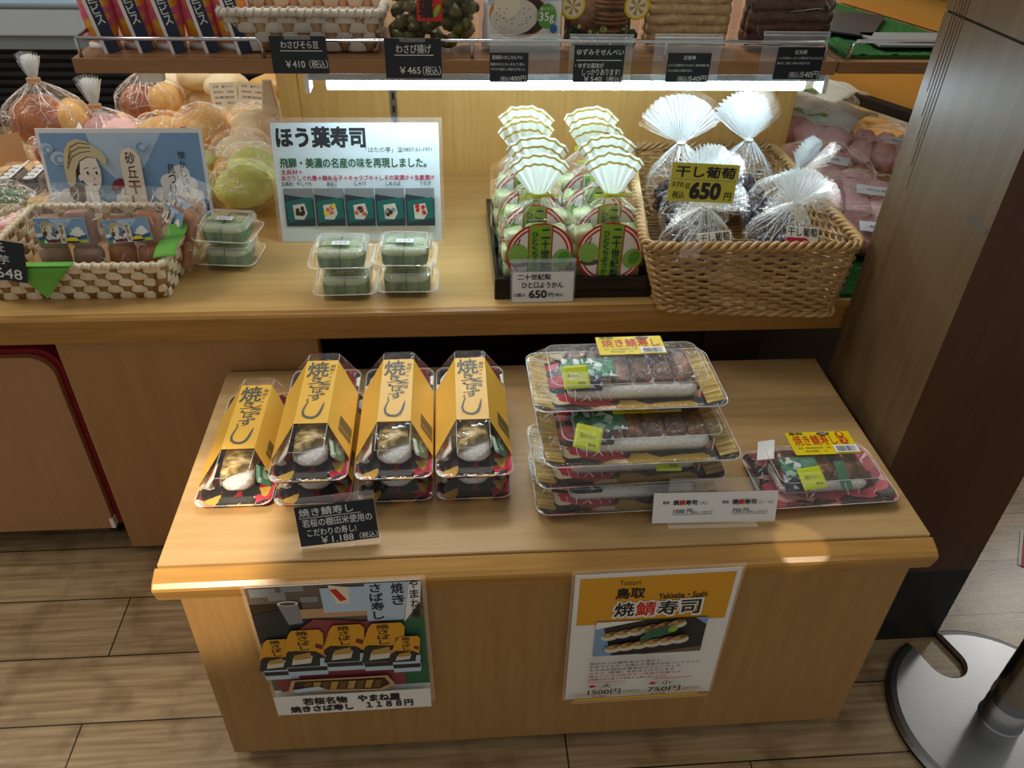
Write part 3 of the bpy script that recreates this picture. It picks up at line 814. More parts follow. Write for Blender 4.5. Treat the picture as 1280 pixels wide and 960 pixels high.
    v = [(x, y0, z) for x, z, y0, y1 in ring] + [(x, y1, z) for x, z, y0, y1 in ring]
    m.add(v, [(i, i + 1, i + 7, i + 6) for i in range(5)])
    sl = m.build('sleeve', t, solid=0.0006)
    m = MB(); m.X = Matrix.Translation((0, 0.135, ht + 0.0006)); brush_words(m)
    m.build('lettering', sl)
    # barcode on the right slope
    m = MB(); dv = Vector((xs - xt, 0, hs - ht)); l = dv.length; ez = dv.normalized(); ex = Vector((0, 1, 0)); nz = ez.cross(ex) * 1
    M_ = Matrix(((ez.x, ex.x, nz.x, xt), (ez.y, ex.y, nz.y, 0), (ez.z, ex.z, nz.z, ht), (0, 0, 0, 1)))
    m.X = M_; m.m('inkgrey')
    q = random.Random(3)
    yy = 0.070
    while yy < 0.096:
        w = q.choice((0.0006, 0.0009, 0.0014, 0.002))
        zz = 0.0007 if nz.z > 0 else -0.0007
        sh = -0.012
        m.add([(l * 0.42, yy, zz), (l * 0.95, yy + sh, zz), (l * 0.95, yy + sh + w, zz), (l * 0.42, yy + w, zz)], [(0, 1, 2, 3)])
        yy += w + q.choice((0.0007, 0.001, 0.0014))
    m.build('barcode', sl)
    return t

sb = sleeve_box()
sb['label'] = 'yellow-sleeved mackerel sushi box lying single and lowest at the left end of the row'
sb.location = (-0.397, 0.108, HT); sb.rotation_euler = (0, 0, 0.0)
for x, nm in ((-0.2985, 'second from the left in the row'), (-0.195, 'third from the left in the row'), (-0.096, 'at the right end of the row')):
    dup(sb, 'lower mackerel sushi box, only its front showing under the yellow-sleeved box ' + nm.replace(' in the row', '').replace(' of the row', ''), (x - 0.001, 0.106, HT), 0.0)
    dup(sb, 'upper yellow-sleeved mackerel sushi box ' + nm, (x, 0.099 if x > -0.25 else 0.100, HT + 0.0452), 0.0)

# ---------------------------------------------------------------- large mackerel sushi trays in clear lids
def big_tray(W, D, small=False):
    t = thing('sushi_tray', 'x', 'sushi tray', (0, 0, 0), group='clear-lidded mackerel sushi trays')
    tm = 'tray_pink' if small else 'tray_festive'
    m = MB().m(tm)
    m.loft([rr(W - 0.03, D - 0.03, 0.010, 0.0, 4), rr(W - 0.006, D - 0.006, 0.014, 0.010, 4), rr(W, D, 0.015, 0.012, 4),
            rr(W - 0.004, D - 0.004, 0.014, 0.0125, 4), rr(W - 0.028, D - 0.028, 0.009, 0.004, 4)])
    if not small:
        for sx in (-1, 1):
            m.m('tray_gold'); x = sx * (W / 2 - 0.012)
            m.add([(x - 0.011, -D / 2 + 0.014, 0.0075 if sx > 0 else 0.0128), (x + 0.011, -D / 2 + 0.014, 0.0128 if sx > 0 else 0.0075), (x + 0.011, D / 2 - 0.014, 0.0128 if sx > 0 else 0.0075), (x - 0.011, D / 2 - 0.014, 0.0075 if sx > 0 else 0.0128)], [(0, 1, 2, 3)])
    m.build('tray', t)
    m = MB().m('lid_crisp')
    zt = 0.041
    m.loft([rr(W + 0.002, D + 0.002, 0.016, 0.0128, 5), rr(W + 0.002, D + 0.002, 0.016, 0.0145, 5), rr(W - 0.010, D - 0.010, 0.013, 0.015, 5), rr(W - 0.014, D - 0.014, 0.013, 0.023, 5),
            rr(W - 0.044, D - 0.036, 0.012, zt - 0.003, 5), rr(W - 0.052, D - 0.044, 0.010, zt, 5)], (False, True))
    m.m('film_glint'); m.smooth = True; m.tube(rr(W + 0.002, D + 0.002, 0.016, 0.014, 5), 0.00045, 5, True); m.tube(rr(W - 0.044, D - 0.036, 0.012, zt - 0.003, 5), 0.00045, 4, True)  # whitish rim tubes, their pale colour imitates edge highlights
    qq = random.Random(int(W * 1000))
    for k in range(26):  # short whitish tubes imitate glints on the sloping lid sides
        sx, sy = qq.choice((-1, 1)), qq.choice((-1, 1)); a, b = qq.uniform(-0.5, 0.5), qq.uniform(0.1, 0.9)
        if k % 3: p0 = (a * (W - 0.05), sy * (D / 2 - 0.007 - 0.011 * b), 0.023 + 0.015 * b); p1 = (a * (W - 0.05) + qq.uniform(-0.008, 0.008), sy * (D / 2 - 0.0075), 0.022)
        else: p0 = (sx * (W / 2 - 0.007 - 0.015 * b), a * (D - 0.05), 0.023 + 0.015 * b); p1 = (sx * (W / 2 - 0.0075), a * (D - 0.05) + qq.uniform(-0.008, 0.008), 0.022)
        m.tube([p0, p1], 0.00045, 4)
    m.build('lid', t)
    # rice bed with mackerel slices
    x0, x1 = (-W / 2 + 0.045, W / 2 - 0.032)
    if small: x0, x1 = -W / 2 + 0.03, W / 2 - 0.03
    m = MB().m('rice'); m.smooth = True
    m.X = Matrix.Translation(((x0 + x1) / 2, 0.004, 0.005))
    m.loft([rr(x1 - x0, D - 0.054, 0.012, 0, 5), rr(x1 - x0 + 0.004, D - 0.050, 0.013, 0.008, 5), rr(x1 - x0 - 0.004, D - 0.058, 0.012, 0.016, 5)])
    m.build('rice', t)
    n = 3 if small else 6
    for k in range(n):
        w = (x1 - x0) / n; xc = x0 + w * (k + 0.5)
        m = MB().m('mackerel_brown'); m.smooth = True
        def sl(u, v, xc=xc, w=w, k=k):
            s = u * 2 - 1; q = v * 2 - 1
            e = (1 - abs(s) ** 4) ** 0.5 * (1 - abs(q) ** 6) ** 0.5
            return (xc + s * w * 0.485, 0.010 + q * (D * 0.27), 0.020 + 0.014 * e + 0.0012 * mnoise.noise((s * 3 + k * 9, q * 4, 1)))
        m.grid(sl, 12, 16); m.build('fish_slice', t)
    # garnish packets
    zq = 0.0352
    m = MB(); m.X = Matrix.Translation((-W * 0.20 if not small else -W * 0.18, -0.004, zq)) @ Matrix.Rotation(0.08, 4, 'X')
    m.m('packet_green').loft([rr(W * 0.27, 0.034, 0.002, 0, 2), rr(W * 0.275, 0.035, 0.002, 0.0006, 2), rr(W * 0.26, 0.028, 0.002, 0.003, 2)]); m.build('seaweed_packet', t)
    m = MB(); m.X = Matrix.Translation((-W * 0.235 if not small else -W * 0.25, -0.026, zq - 0.006)) @ Matrix.Rotation(0.5, 4, 'X')
    m.m('packet_navy').loft([rr(W * 0.18, 0.024, 0.002, 0, 2), rr(W * 0.18, 0.024, 0.002, 0.002, 2)]); m.build('soy_packet', t)
    if small:
        m = MB(); m.X = Matrix.Translation((W * 0.11, -0.02, zq - 0.003)) @ Matrix.Rotation(0.35, 4, 'X')
        m.m('green').loft([rr(0.014, 0.04, 0.001, 0, 2), rr(0.014, 0.04, 0.001, 0.0015, 2)]); m.build('bamboo_leaf_sheet', t)
    return t

def mustard(t, x, y, z, rz, tx=0.55):
    m = MB(); M0 = Matrix.Translation((x, y, z)) @ Matrix.Rotation(tx, 4, 'X') @ Matrix.Rotation(rz, 4, 'Z')
    m.X = M0; m.m('lime').loft([rr(0.032, 0.030, 0.001, 0, 2), rr(0.032, 0.030, 0.001, 0.0006, 2), rr(0.026, 0.024, 0.002, 0.002, 2)])
    p = m.build('mustard_sachet', t)
    m = MB(); m.X = M0; m.m('ink').text('和からし', 0, 0.001, 0.02, 0.006, 0.0023); m.text('鳥取', 0.006, -0.009, 0.01, 0.004, 0.0023); m.build('lettering', p)

def price_label(t, x, y, z, w=0.085, h=0.040, small=False, rz=0.0):
    """yellow label stuck on the lid"""
    c = Card(w, h)
    c.words('ink', '鳥取', 0.05, 0.01, 0.27, 0.13, 0.01)
    c.words('print_red', '焼き鯖寿し', 0.07, 0.15, 0.74 if small else 0.94, 0.60, 0.006)
    c.words('ink', '若桜　鳥取県産米使用　冷蔵', 0.08, 0.68, 0.58, 0.76)
    c.words('ink', '鳥取市賀露町　一品', 0.16, 0.82, 0.50, 0.90)
    c.ell('ink', 0.70 if not small else 0.58, 0.10, 0.10, 0.07)
    c.words('cream', '本格鯖', 0.63 if not small else 0.52, 0.06, 0.77 if not small else 0.64, 0.14)
    if small:
        c.ell('print_red', 0.83, 0.16, 0.065, 0.13); c.words('label_yellow', '1', 0.81, 0.08, 0.85, 0.24, 0.02)
        c.rect('print_red', 0.74, 0.305, 0.92, 0.325)
        c.ell('print_red', 0.84, 0.46, 0.065, 0.13); c.words('label_yellow', '2', 0.81, 0.38, 0.87, 0.54, 0.02)
    c.rect('white', 0.62, 0.64, 0.99, 0.97)
    q = random.Random(5); xx = 0.66
    while xx < 0.94:
        ww = q.choice((0.006, 0.01, 0.015)); c.z -= 0.00012; c.rect('ink', xx, 0.69, xx + ww, 0.93); xx += ww + q.choice((0.006, 0.01))
    p = c.build(t, 'label_yellow', 0.0003, 'yellow_label')
    p.matrix_local = Matrix.Translation((x, y, z)) @ Matrix.Rotation(rz, 4, 'Z')

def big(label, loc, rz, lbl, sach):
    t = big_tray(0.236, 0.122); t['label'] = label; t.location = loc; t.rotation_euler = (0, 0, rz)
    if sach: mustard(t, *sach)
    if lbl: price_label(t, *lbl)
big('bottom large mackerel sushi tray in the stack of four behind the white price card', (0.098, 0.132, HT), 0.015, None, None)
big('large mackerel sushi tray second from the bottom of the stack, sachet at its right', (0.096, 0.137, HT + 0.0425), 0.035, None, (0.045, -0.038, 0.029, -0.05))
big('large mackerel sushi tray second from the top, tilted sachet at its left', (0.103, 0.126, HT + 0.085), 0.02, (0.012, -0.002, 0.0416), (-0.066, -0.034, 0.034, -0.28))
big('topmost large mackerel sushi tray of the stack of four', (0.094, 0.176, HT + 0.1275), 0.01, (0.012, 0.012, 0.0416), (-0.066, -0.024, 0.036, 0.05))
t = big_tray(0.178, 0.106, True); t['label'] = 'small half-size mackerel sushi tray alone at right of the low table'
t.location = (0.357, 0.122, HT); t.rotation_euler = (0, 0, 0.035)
mustard(t, -0.025, -0.026, 0.036, 0.1, 0.4); price_label(t, 0.012, 0.010, 0.0416, 0.088, 0.045, True, -0.03)
m = MB(); m.X = Matrix.Translation((-0.062, 0.03, 0.031)) @ Matrix.Rotation(-0.5, 4, 'Y') @ Matrix.Rotation(-0.4, 4, 'Z'); m.m('white').box(-0.011, 0.011, -0.016, 0.016, 0.006, 0.0075); m.build('price_sticker', t)

# ---------------------------------------------------------------- magnolia leaf sushi in clear clamshells
def leaf_box():
    t = thing('leaf_sushi_pack', 'x', 'sushi pack', (0, 0, 0), group='leaf-wrapped sushi packs in clear clamshells')
    m = MB().m('lid_clear')
    m.loft([rr(0.070, 0.056, 0.010, 0.0, 4), rr(0.082, 0.066, 0.012, 0.0145, 4), rr(0.094, 0.078, 0.014, 0.0155, 4)], (True, False)); m.build('tub', t)
    m = MB().m('lid_clear')
    zs = [rr(0.095, 0.079, 0.014, 0.0165, 5), rr(0.094, 0.078, 0.014, 0.0175, 5), rr(0.084, 0.069, 0.013, 0.018, 5), rr(0.078, 0.062, 0.012, 0.038, 5)]
    m.loft(zs, (False, False)); m.loft([rr(0.078, 0.062, 0.012, 0.038, 5), rr(0.070, 0.054, 0.01, 0.0405, 5), rr(0.064, 0.048, 0.008, 0.0385, 5)], (False, True))
    m.m('film_glint'); m.smooth = True  # lid ribs and rims made whitish to imitate their highlights
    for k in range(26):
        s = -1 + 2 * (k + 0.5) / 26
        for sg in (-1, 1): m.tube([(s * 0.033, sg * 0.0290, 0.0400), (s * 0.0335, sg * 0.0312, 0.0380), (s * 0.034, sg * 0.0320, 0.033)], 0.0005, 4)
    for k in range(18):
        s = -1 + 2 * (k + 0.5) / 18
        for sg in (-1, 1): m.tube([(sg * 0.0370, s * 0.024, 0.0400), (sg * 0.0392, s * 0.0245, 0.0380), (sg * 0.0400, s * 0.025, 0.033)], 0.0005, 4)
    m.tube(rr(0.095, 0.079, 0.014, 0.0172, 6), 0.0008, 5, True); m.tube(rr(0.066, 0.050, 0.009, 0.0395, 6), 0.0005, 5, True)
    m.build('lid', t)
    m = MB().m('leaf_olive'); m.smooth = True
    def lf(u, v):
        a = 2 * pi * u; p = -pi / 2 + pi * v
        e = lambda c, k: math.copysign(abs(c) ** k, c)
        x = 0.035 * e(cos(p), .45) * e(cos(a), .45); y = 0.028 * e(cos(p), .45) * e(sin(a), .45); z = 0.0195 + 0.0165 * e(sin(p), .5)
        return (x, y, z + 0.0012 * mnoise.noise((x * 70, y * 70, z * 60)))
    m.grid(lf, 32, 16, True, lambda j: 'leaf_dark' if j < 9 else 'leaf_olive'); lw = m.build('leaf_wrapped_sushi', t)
    m = MB().m('leaf_olive'); m.X = Matrix.Rotation(0.05, 4, 'Y'); m.box(-0.030, 0.029, -0.006, 0.004, 0.0355, 0.0368); m.build('leaf_fold', lw)
    m = MB().m('green'); m.smooth = True
    m.tube([(0, -0.029, 0.010), (0, -0.0292, 0.030), (0.0005, -0.022, 0.0368), (0, 0, 0.0374), (0, 0.022, 0.0368), (0, 0.0292, 0.028)], 0.0009, 5); m.build('binding_thread', t)
    m = MB().m('white'); m.box(-0.012, 0.014, -0.012, 0.0, 0.0412, 0.0416)
    m.m('ink').text('うなぎ', 0.001, -0.006, 0.018, 0.005, 0.0419); m.build('name_sticker', t)
    return t
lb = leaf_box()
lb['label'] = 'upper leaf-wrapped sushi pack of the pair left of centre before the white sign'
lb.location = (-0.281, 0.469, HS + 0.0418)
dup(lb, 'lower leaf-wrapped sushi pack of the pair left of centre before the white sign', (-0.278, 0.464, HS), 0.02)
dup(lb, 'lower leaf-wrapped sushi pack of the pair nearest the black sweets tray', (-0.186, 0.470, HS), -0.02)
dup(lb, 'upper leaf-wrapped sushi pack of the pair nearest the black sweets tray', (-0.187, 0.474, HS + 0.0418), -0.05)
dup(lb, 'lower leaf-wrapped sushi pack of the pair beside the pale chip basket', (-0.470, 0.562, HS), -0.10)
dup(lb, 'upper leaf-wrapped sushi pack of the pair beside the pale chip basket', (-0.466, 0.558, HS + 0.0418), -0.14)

# ---------------------------------------------------------------- signs and price cards
def white_sign():
    c = Card(0.268, 0.193)
    t = thing('sign_board', 'laminated white sign with five sushi photos leaning behind the leaf-wrapped packs', 'sign', mat=stand(-0.268, 0.634, HS + 0.0005, 0.22, 0.0))
    m = MB().m('acrylic'); m.box(-0.140, 0.140, -0.004, 0.201, -0.0012, -0.0004); m.build('laminate', t)
    # drawn a hair above the laminate
    W = c.words
    W('charcoal', 'ほう葉寿司', 0.03, 0.035, 0.555, 0.195, 0.03)
    W('inkgrey', '「はたの亭」', 0.555, 0.195, 0.72, 0.24); W('inkgrey', '☎0857-51-1971', 0.745, 0.195, 0.955, 0.24)
    W('green', '飛騨・美濃の名産の味を再現しました。', 0.035, 0.285, 0.92, 0.365, 0.018)
    W('rose', '主具材＋', 0.035, 0.38, 0.165, 0.42, 0.012)
    W('rose', 'あさりしぐれ煮＋錦糸玉子＋キャラブキ＋しその実漬け＋生姜漬け', 0.035, 0.427, 0.965, 0.473, 0.012)
    for s, x0, x1 in (('主具材：牛しぐれ', 0.03, 0.215), ('あなご', 0.305, 0.37), ('しゃけ', 0.475, 0.545), ('しめさば', 0.665, 0.755), ('うなぎ', 0.875, 0.945)):
        W('ink', s, x0, 0.48, x1, 0.515, 0.008)
    tops = ['brown_dark', 'salmon', 'salmon', 'grey', 'print_red']
    for k in range(5):
        x0 = 0.038 + k * 0.1865; x1 = x0 + 0.178; y0, y1 = 0.535, 0.86
        c.rect('teal_dark', x0, y0, x1, y1)
        c.poly('grey', [(x0, y0), (x1, y0), (x1, y0 + 0.09), (x0, y0 + 0.05)])
        c.poly('teal', [(x0 + 0.008, y0 + 0.11), (x1 - 0.012, y0 + 0.075), (x1 - 0.006, y1 - 0.07), (x0 + 0.014, y1 - 0.03)])
        cx, cy = (x0 + x1) / 2, (y0 + y1) / 2 + 0.03
        c.poly('rice_print', [(cx - 0.042, cy - 0.05), (cx + 0.03, cy - 0.065), (cx + 0.045, cy + 0.02), (cx + 0.02, cy + 0.075), (cx - 0.036, cy + 0.07)])
        q = random.Random(k)
        for j in range(7):
            c.ell(tops[k] if j % 3 else ('yellow' if k == 1 else 'brown_dark' if k != 4 else 'print_red'), cx + q.uniform(-0.03, 0.028), cy + q.uniform(-0.045, 0.03), 0.014, 0.016, q.uniform(0, 3))
    c.build(t, 'sign_paper', 0.0008, 'printed_sheet', 'sushi_photos')
white_sign()

def tottori_picture(c, full=True):
    """seaside drawing: woman in a straw hat, sky, clouds"""
    c.rect('blue_sky', 0.02, 0.04, 0.98, 0.97) if full else c.rect('blue_sky', 0, 0, 1, 1)
    c.poly('blue_pale', [(0.3, 0.04), (0.75, 0.04), (0.62, 0.35), (0.45, 0.5), (0.33, 0.3)])
    c.poly('blue_deep', [(0.02, 0.72), (0.98, 0.66), (0.98, 0.83), (0.02, 0.86)])
    c.poly('grass', [(0.02, 0.86), (0.6, 0.86), (0.98, 0.83), (0.98, 0.97), (0.02, 0.97)])
    c.poly('lime', [(0.55, 0.88), (0.98, 0.85), (0.98, 0.97), (0.6, 0.97)])
    for cx, cy, r in ((0.70, 0.62, 0.05), (0.76, 0.50, 0.06), (0.83, 0.42, 0.06), (0.88, 0.52, 0.05), (0.80, 0.60, 0.10), (0.92, 0.62, 0.04), (0.05, 0.66, 0.06), (0.12, 0.62, 0.05)):
        c.ell('white', cx, cy, r, r * 1.35)
    # curls of wind
    for k, (x, y, r) in enumerate([(0.11, 0.27, 0.05), (0.05, 0.18, 0.04), (0.62, 0.16, 0.05)]):
        c.ell('blue_pale', x, y, r, r * 1.3); c.ell('blue_sky', x + 0.006, y + 0.012, r * 0.72, r * 0.95); c.ell('blue_pale', x + 0.008, y + 0.01, r * 0.35, r * 0.5)
    for x in (0.48, 0.55, 0.62): c.poly('blue_pale', [(x, 0.10), (x + 0.03, 0.17), (x + 0.07, 0.10), (x + 0.068, 0.085), (x + 0.03, 0.15), (x + 0.004, 0.088)])
    # woman
    c.ell('brown', 0.185, 0.60, 0.052, 0.085, 0.6)
    c.poly('skin', [(0.235, 0.50), (0.305, 0.54), (0.315, 0.70), (0.225, 0.70)])
    c.poly('white', [(0.17, 0.74), (0.23, 0.66), (0.32, 0.66), (0.40, 0.76), (0.43, 0.96), (0.13, 0.96)])
    c.poly('blue_pale', [(0.235, 0.665), (0.25, 0.655), (0.285, 0.72), (0.31, 0.655), (0.325, 0.665), (0.29, 0.75)])
    c.poly('navy', [(0.155, 0.74), (0.18, 0.73), (0.235, 0.88), (0.235, 0.95), (0.21, 0.95)])
    c.ell('brown_dark', 0.268, 0.36, 0.075, 0.17)
    c.poly('skin', [(0.222, 0.40), (0.235, 0.30), (0.285, 0.26), (0.335, 0.27), (0.350, 0.38), (0.346, 0.47), (0.330, 0.54), (0.305, 0.58), (0.265, 0.545), (0.235, 0.49)])
    c.ell('skin', 0.222, 0.45, 0.014, 0.03)
    c.poly('straw', [(0.135, 0.50), (0.135, 0.32), (0.155, 0.19), (0.19, 0.12), (0.24, 0.09), (0.295, 0.11), (0.345, 0.17), (0.385, 0.22), (0.400, 0.28), (0.385, 0.34), (0.345, 0.27), (0.285, 0.25), (0.235, 0.29), (0.20, 0.38), (0.185, 0.50), (0.155, 0.54)])
    for k in range(3):
        d = 0.045 * k
        c.poly('brown', [(0.150 + d * 0.2, 0.36 - d), (0.195, 0.25 - d), (0.25, 0.21 - d), (0.315, 0.20 - d * 0.7), (0.315, 0.207 - d * 0.7), (0.25, 0.218 - d), (0.197, 0.26 - d), (0.154 + d * 0.2, 0.37 - d)])
    for x in (0.268, 0.322):
        c.ell('white', x, 0.405, 0.013, 0.020); c.ell('ink', x + 0.002, 0.405, 0.007, 0.017); c.poly('brown_dark', [(x - 0.016, 0.362), (x + 0.012, 0.350), (x + 0.012, 0.356), (x - 0.016, 0.369)])
    c.poly('tan', [(0.302, 0.41), (0.310, 0.47), (0.300, 0.475)]); c.ell('rose', 0.300, 0.515, 0.012, 0.010)
    c.poly('maroon', [(0.395, 0.57), (0.415, 0.49), (0.455, 0.455), (0.49, 0.465), (0.492, 0.50), (0.475, 0.545), (0.43, 0.58)])
    c.poly('skin', [(0.405, 0.74), (0.42, 0.62), (0.445, 0.60), (0.47, 0.54), (0.478, 0.56), (0.470, 0.63), (0.485, 0.60), (0.488, 0.63), (0.47, 0.72), (0.45, 0.80)])
    # name plate
    c.ell('cream', 0.545, 0.30, 0.062, 0.13); c.rect('cream', 0.483, 0.30, 0.607, 0.95)

def blue_sign():
    c = Card(0.262, 0.172)
    t = thing('picture_sign', 'blue illustrated sign of a woman in a straw hat behind the pale chip basket', 'sign', mat=stand(-0.652, 0.675, HS + 0.0005, 0.20, 0.0, 0.0))
    tottori_picture(c)
    c.vwords('ink', '砂丘', 0.545, 0.20, 0.46, 0.058, 0.004); c.vwords('maroon', '干し芋', 0.545, 0.47, 0.90, 0.075, 0.012)
    c.vwords('ink', '懐かしい味、', 0.862, 0.20, 0.70, 0.047, 0.006); c.vwords('ink', '見つけた。', 0.785, 0.32, 0.80, 0.045, 0.006)
    c.build(t, 'paper', 0.003, 'panel', 'seaside_picture')
    m = MB().m('tan_card'); m.add([(-0.03, 0.0, -0.003), (0.03, 0.0, -0.003), (0.03, 0.10, -0.003), (-0.03, 0.10, -0.003), (-0.03, 0.0, -0.0045), (0.03, 0.0, -0.0045), (0.03, 0.10, -0.0045), (-0.03, 0.10, -0.0045)],
              [(0, 1, 2, 3), (7, 6, 5, 4), (0, 4, 5, 1), (2, 6, 7, 3), (1, 5, 6, 2), (0, 3, 7, 4)]); m.build('backing_strut', t)
blue_sign()

def hang_tag(name, label, x, ztop, w, h, lines, underline=None, holder=None, group='price cards hanging on the shelf rail', clip=True, y=0.5795):
    """card hung from the rail; holder = clear sleeve wider than the card: (width, height, card offset x, card offset from bottom)"""
    hh = holder[1] if holder else h
    t = thing(name, label, 'price card', mat=stand(x, y, ztop - hh, 0.0), group=group)
    par = t
    if holder:
        m = MB().m('holder'); m.box(-holder[0] / 2, holder[0] / 2, 0, holder[1], -0.0012, -0.0004)
        m.tube([(-holder[0] / 2, holder[1], -0.003), (holder[0] / 2, holder[1], -0.003)], 0.0032, 8); m.build('clear_holder', t)
    elif clip:
        m = MB().m('acrylic'); m.box(-0.018, 0.018, h - 0.004, h + 0.001, 0.001, 0.0025); m.build('tape', t)
    c = Card(w, h)
    for s, x0, y0, x1, y1 in lines: c.words('chalk', s, x0, y0, x1, y1, 0.006)
    if underline:
        for x0, x1, yy in underline: c.rect('chalk', x0, yy, x1, yy + 0.022)
    p = c.build(t, 'blackboard', 0.0008, 'black_card', 'underline')
    if holder: p.matrix_local = Matrix.Translation((holder[2], holder[3], 0.0))
    return t
hang_tag('price_card', 'black chalk price card reading 410 under the white basket', -0.3245, 0.854, 0.078, 0.050,
         [('わさびそら豆', 0.19, 0.13, 0.86, 0.32), ('￥410', 0.24, 0.65, 0.58, 0.84), ('（税込）', 0.66, 0.63, 0.99, 0.86)], [(0.17, 0.92, 0.375)])
hang_tag('price_card', 'black chalk price card reading 465 under the wasabi beans', -0.165, 0.8515, 0.080, 0.054,
         [('わさび揚げ', 0.20, 0.14, 0.82, 0.36), ('￥465', 0.25, 0.70, 0.62, 0.88), ('（税込）', 0.66, 0.68, 0.98, 0.92)], [(0.17, 0.86, 0.395)])
hang_tag('price_card', 'clear-sleeved black price card reading 400 under the white and blue bag', -0.005, 0.8545, 0.0557, 0.0406,
         [('黒胡麻いわしせんべい', 0.06, 0.07, 0.85, 0.22), ('国産の片口いわしを丸ごと使い、', 0.03, 0.33, 0.93, 0.43), ('サクサク香ばしく焼き上げました。', 0.03, 0.50, 0.93, 0.60), ('（税込）', 0.28, 0.80, 0.53, 0.96), ('400円', 0.54, 0.77, 0.95, 0.97)],
         None, (0.102, 0.064, -0.023, 0.002))
hang_tag('price_card', 'clear-sleeved chalk price card with three written lines under the round crackers', 0.105, 0.8552, 0.0737, 0.052,
         [('ゆずみそせんべい', 0.05, 0.10, 0.98, 0.26), ('・ゆずの風味が', 0.03, 0.47, 0.60, 0.61), ('しっかりあります!', 0.18, 0.63, 0.93, 0.80), ('￥540', 0.22, 0.83, 0.58, 0.97), ('（税込）', 0.68, 0.83, 0.98, 0.97)], [(0.05, 0.95, 0.385)],
         (0.0926, 0.065, -0.002, 0.002))
hang_tag('price_card', 'clear-sleeved printed price card reading 540 under the pale sticks', 0.2325, 0.8563, 0.0642, 0.0416,
         [('豆姜棒', 0.36, 0.08, 0.64, 0.22), ('ピリリと生姜がきいています。生姜の風味と香', 0.03, 0.36, 0.97, 0.45), ('りとこの味わいが相まれます。', 0.03, 0.54, 0.60, 0.63), ('（税込）', 0.28, 0.78, 0.54, 0.97), ('540円', 0.55, 0.76, 0.96, 0.97)],
         None, (0.100, 0.067, 0.004, 0.003))
hang_tag('price_card', 'clear-sleeved printed price card reading 540 under the dark brown sticks', 0.3915, 0.8605, 0.0708, 0.0453,
         [('玄米棒', 0.36, 0.08, 0.62, 0.22), ('たっぷり玄米のしゃきしゃき食感と甘さをふんだんに味', 0.03, 0.29, 0.97, 0.37), ('噛むほど、香ばしい味わいが広がります。', 0.03, 0.45, 0.74, 0.53), ('（税込）', 0.33, 0.76, 0.58, 0.95), ('540円', 0.59, 0.74, 0.97, 0.95)],
         None, (0.098, 0.066, 0.011, 0.003))

def table_tag_black():
    t = thing('price_card', 'black chalk price card in clear stand before the yellow-sleeved sushi boxes', 'price card', mat=stand(-0.2585, 0.046, HT + 0.0034, 0.25, 0.05, 0.055))
    m = MB().m('acrylic'); m.box(-0.0475, 0.0475, 0, 0.066, -0.002, -0.0008)
    m.box(-0.0475, 0.0475, 0.0, 0.0012, -0.002, 0.010); m.build('acrylic_stand', t)
    c = Card(0.092, 0.054)
    for s, x0, y0, x1, y1 in [('焼き鯖寿し', 0.05, 0.05, 0.73, 0.25), ('若桜の棚田米使用の', 0.07, 0.32, 0.95, 0.52), ('こだわりの寿し!', 0.11, 0.57, 0.73, 0.76), ('￥1.188', 0.27, 0.79, 0.68, 0.96), ('（税込）', 0.76, 0.80, 0.99, 0.96)]:
        c.words('chalk', s, x0, y0, x1, y1, 0.008)
    c.rect('chalk', 0.04, 0.275, 0.82, 0.292)
    p = c.build(t, 'blackboard', 0.0007, 'black_card', 'underline'); p.matrix_local = Matrix.Translation((0, 0.0015, 0))
table_tag_black()

def table_tag_white():
    t = thing('price_card', 'white double price card in clear stand before the stacked mackerel trays', 'price card', mat=stand(0.2005, 0.058, HT + 0.0004, 0.30, -0.02, 0.0))
    m = MB().m('acrylic'); m.box(-0.059, 0.053, 0, 0.062, -0.002, -0.0008)
    m.box(-0.059, 0.053, 0.0, 0.0012, -0.002, 0.012); m.build('acrylic_stand', t)
    c = Card(0.156, 0.042); W = c.words
    for ox, s1, pr, tx in ((0.0, '（大）', '1500 円', '税込（1389 円）'), (0.475, '（小・1/2）', '750 円', '税込（695 円）')):
        W('ink', '鳥取', 0.075 + ox, 0.27, 0.13 + ox, 0.37, 0.01); W('ink', '焼', 0.16 + ox, 0.24, 0.205 + ox, 0.40, 0.02); W('print_red', '鯖', 0.208 + ox, 0.24, 0.253 + ox, 0.40, 0.02); W('ink', '寿司', 0.257 + ox, 0.24, 0.35 + ox, 0.40, 0.02)
        W('ink', s1, 0.37 + ox, 0.28, (0.43 if ox == 0 else 0.49) + ox, 0.40)
        W('ink', pr, 0.165 + ox, 0.53, 0.315 + ox - (0.02 if ox else 0), 0.68, 0.008); W('ink', tx, 0.32 + ox - (0.02 if ox else 0), 0.60, 0.48 + ox - (0.03 if ox else 0), 0.68)
        c.rect('ink', 0.16 + ox, 0.705, 0.48 + ox - (0.03 if ox else 0), 0.718)
    p = c.build(t, 'paper', 0.0006, 'white_card', 'underline'); p.matrix_local = Matrix.Translation((0, 0.0015, 0))
table_tag_white()

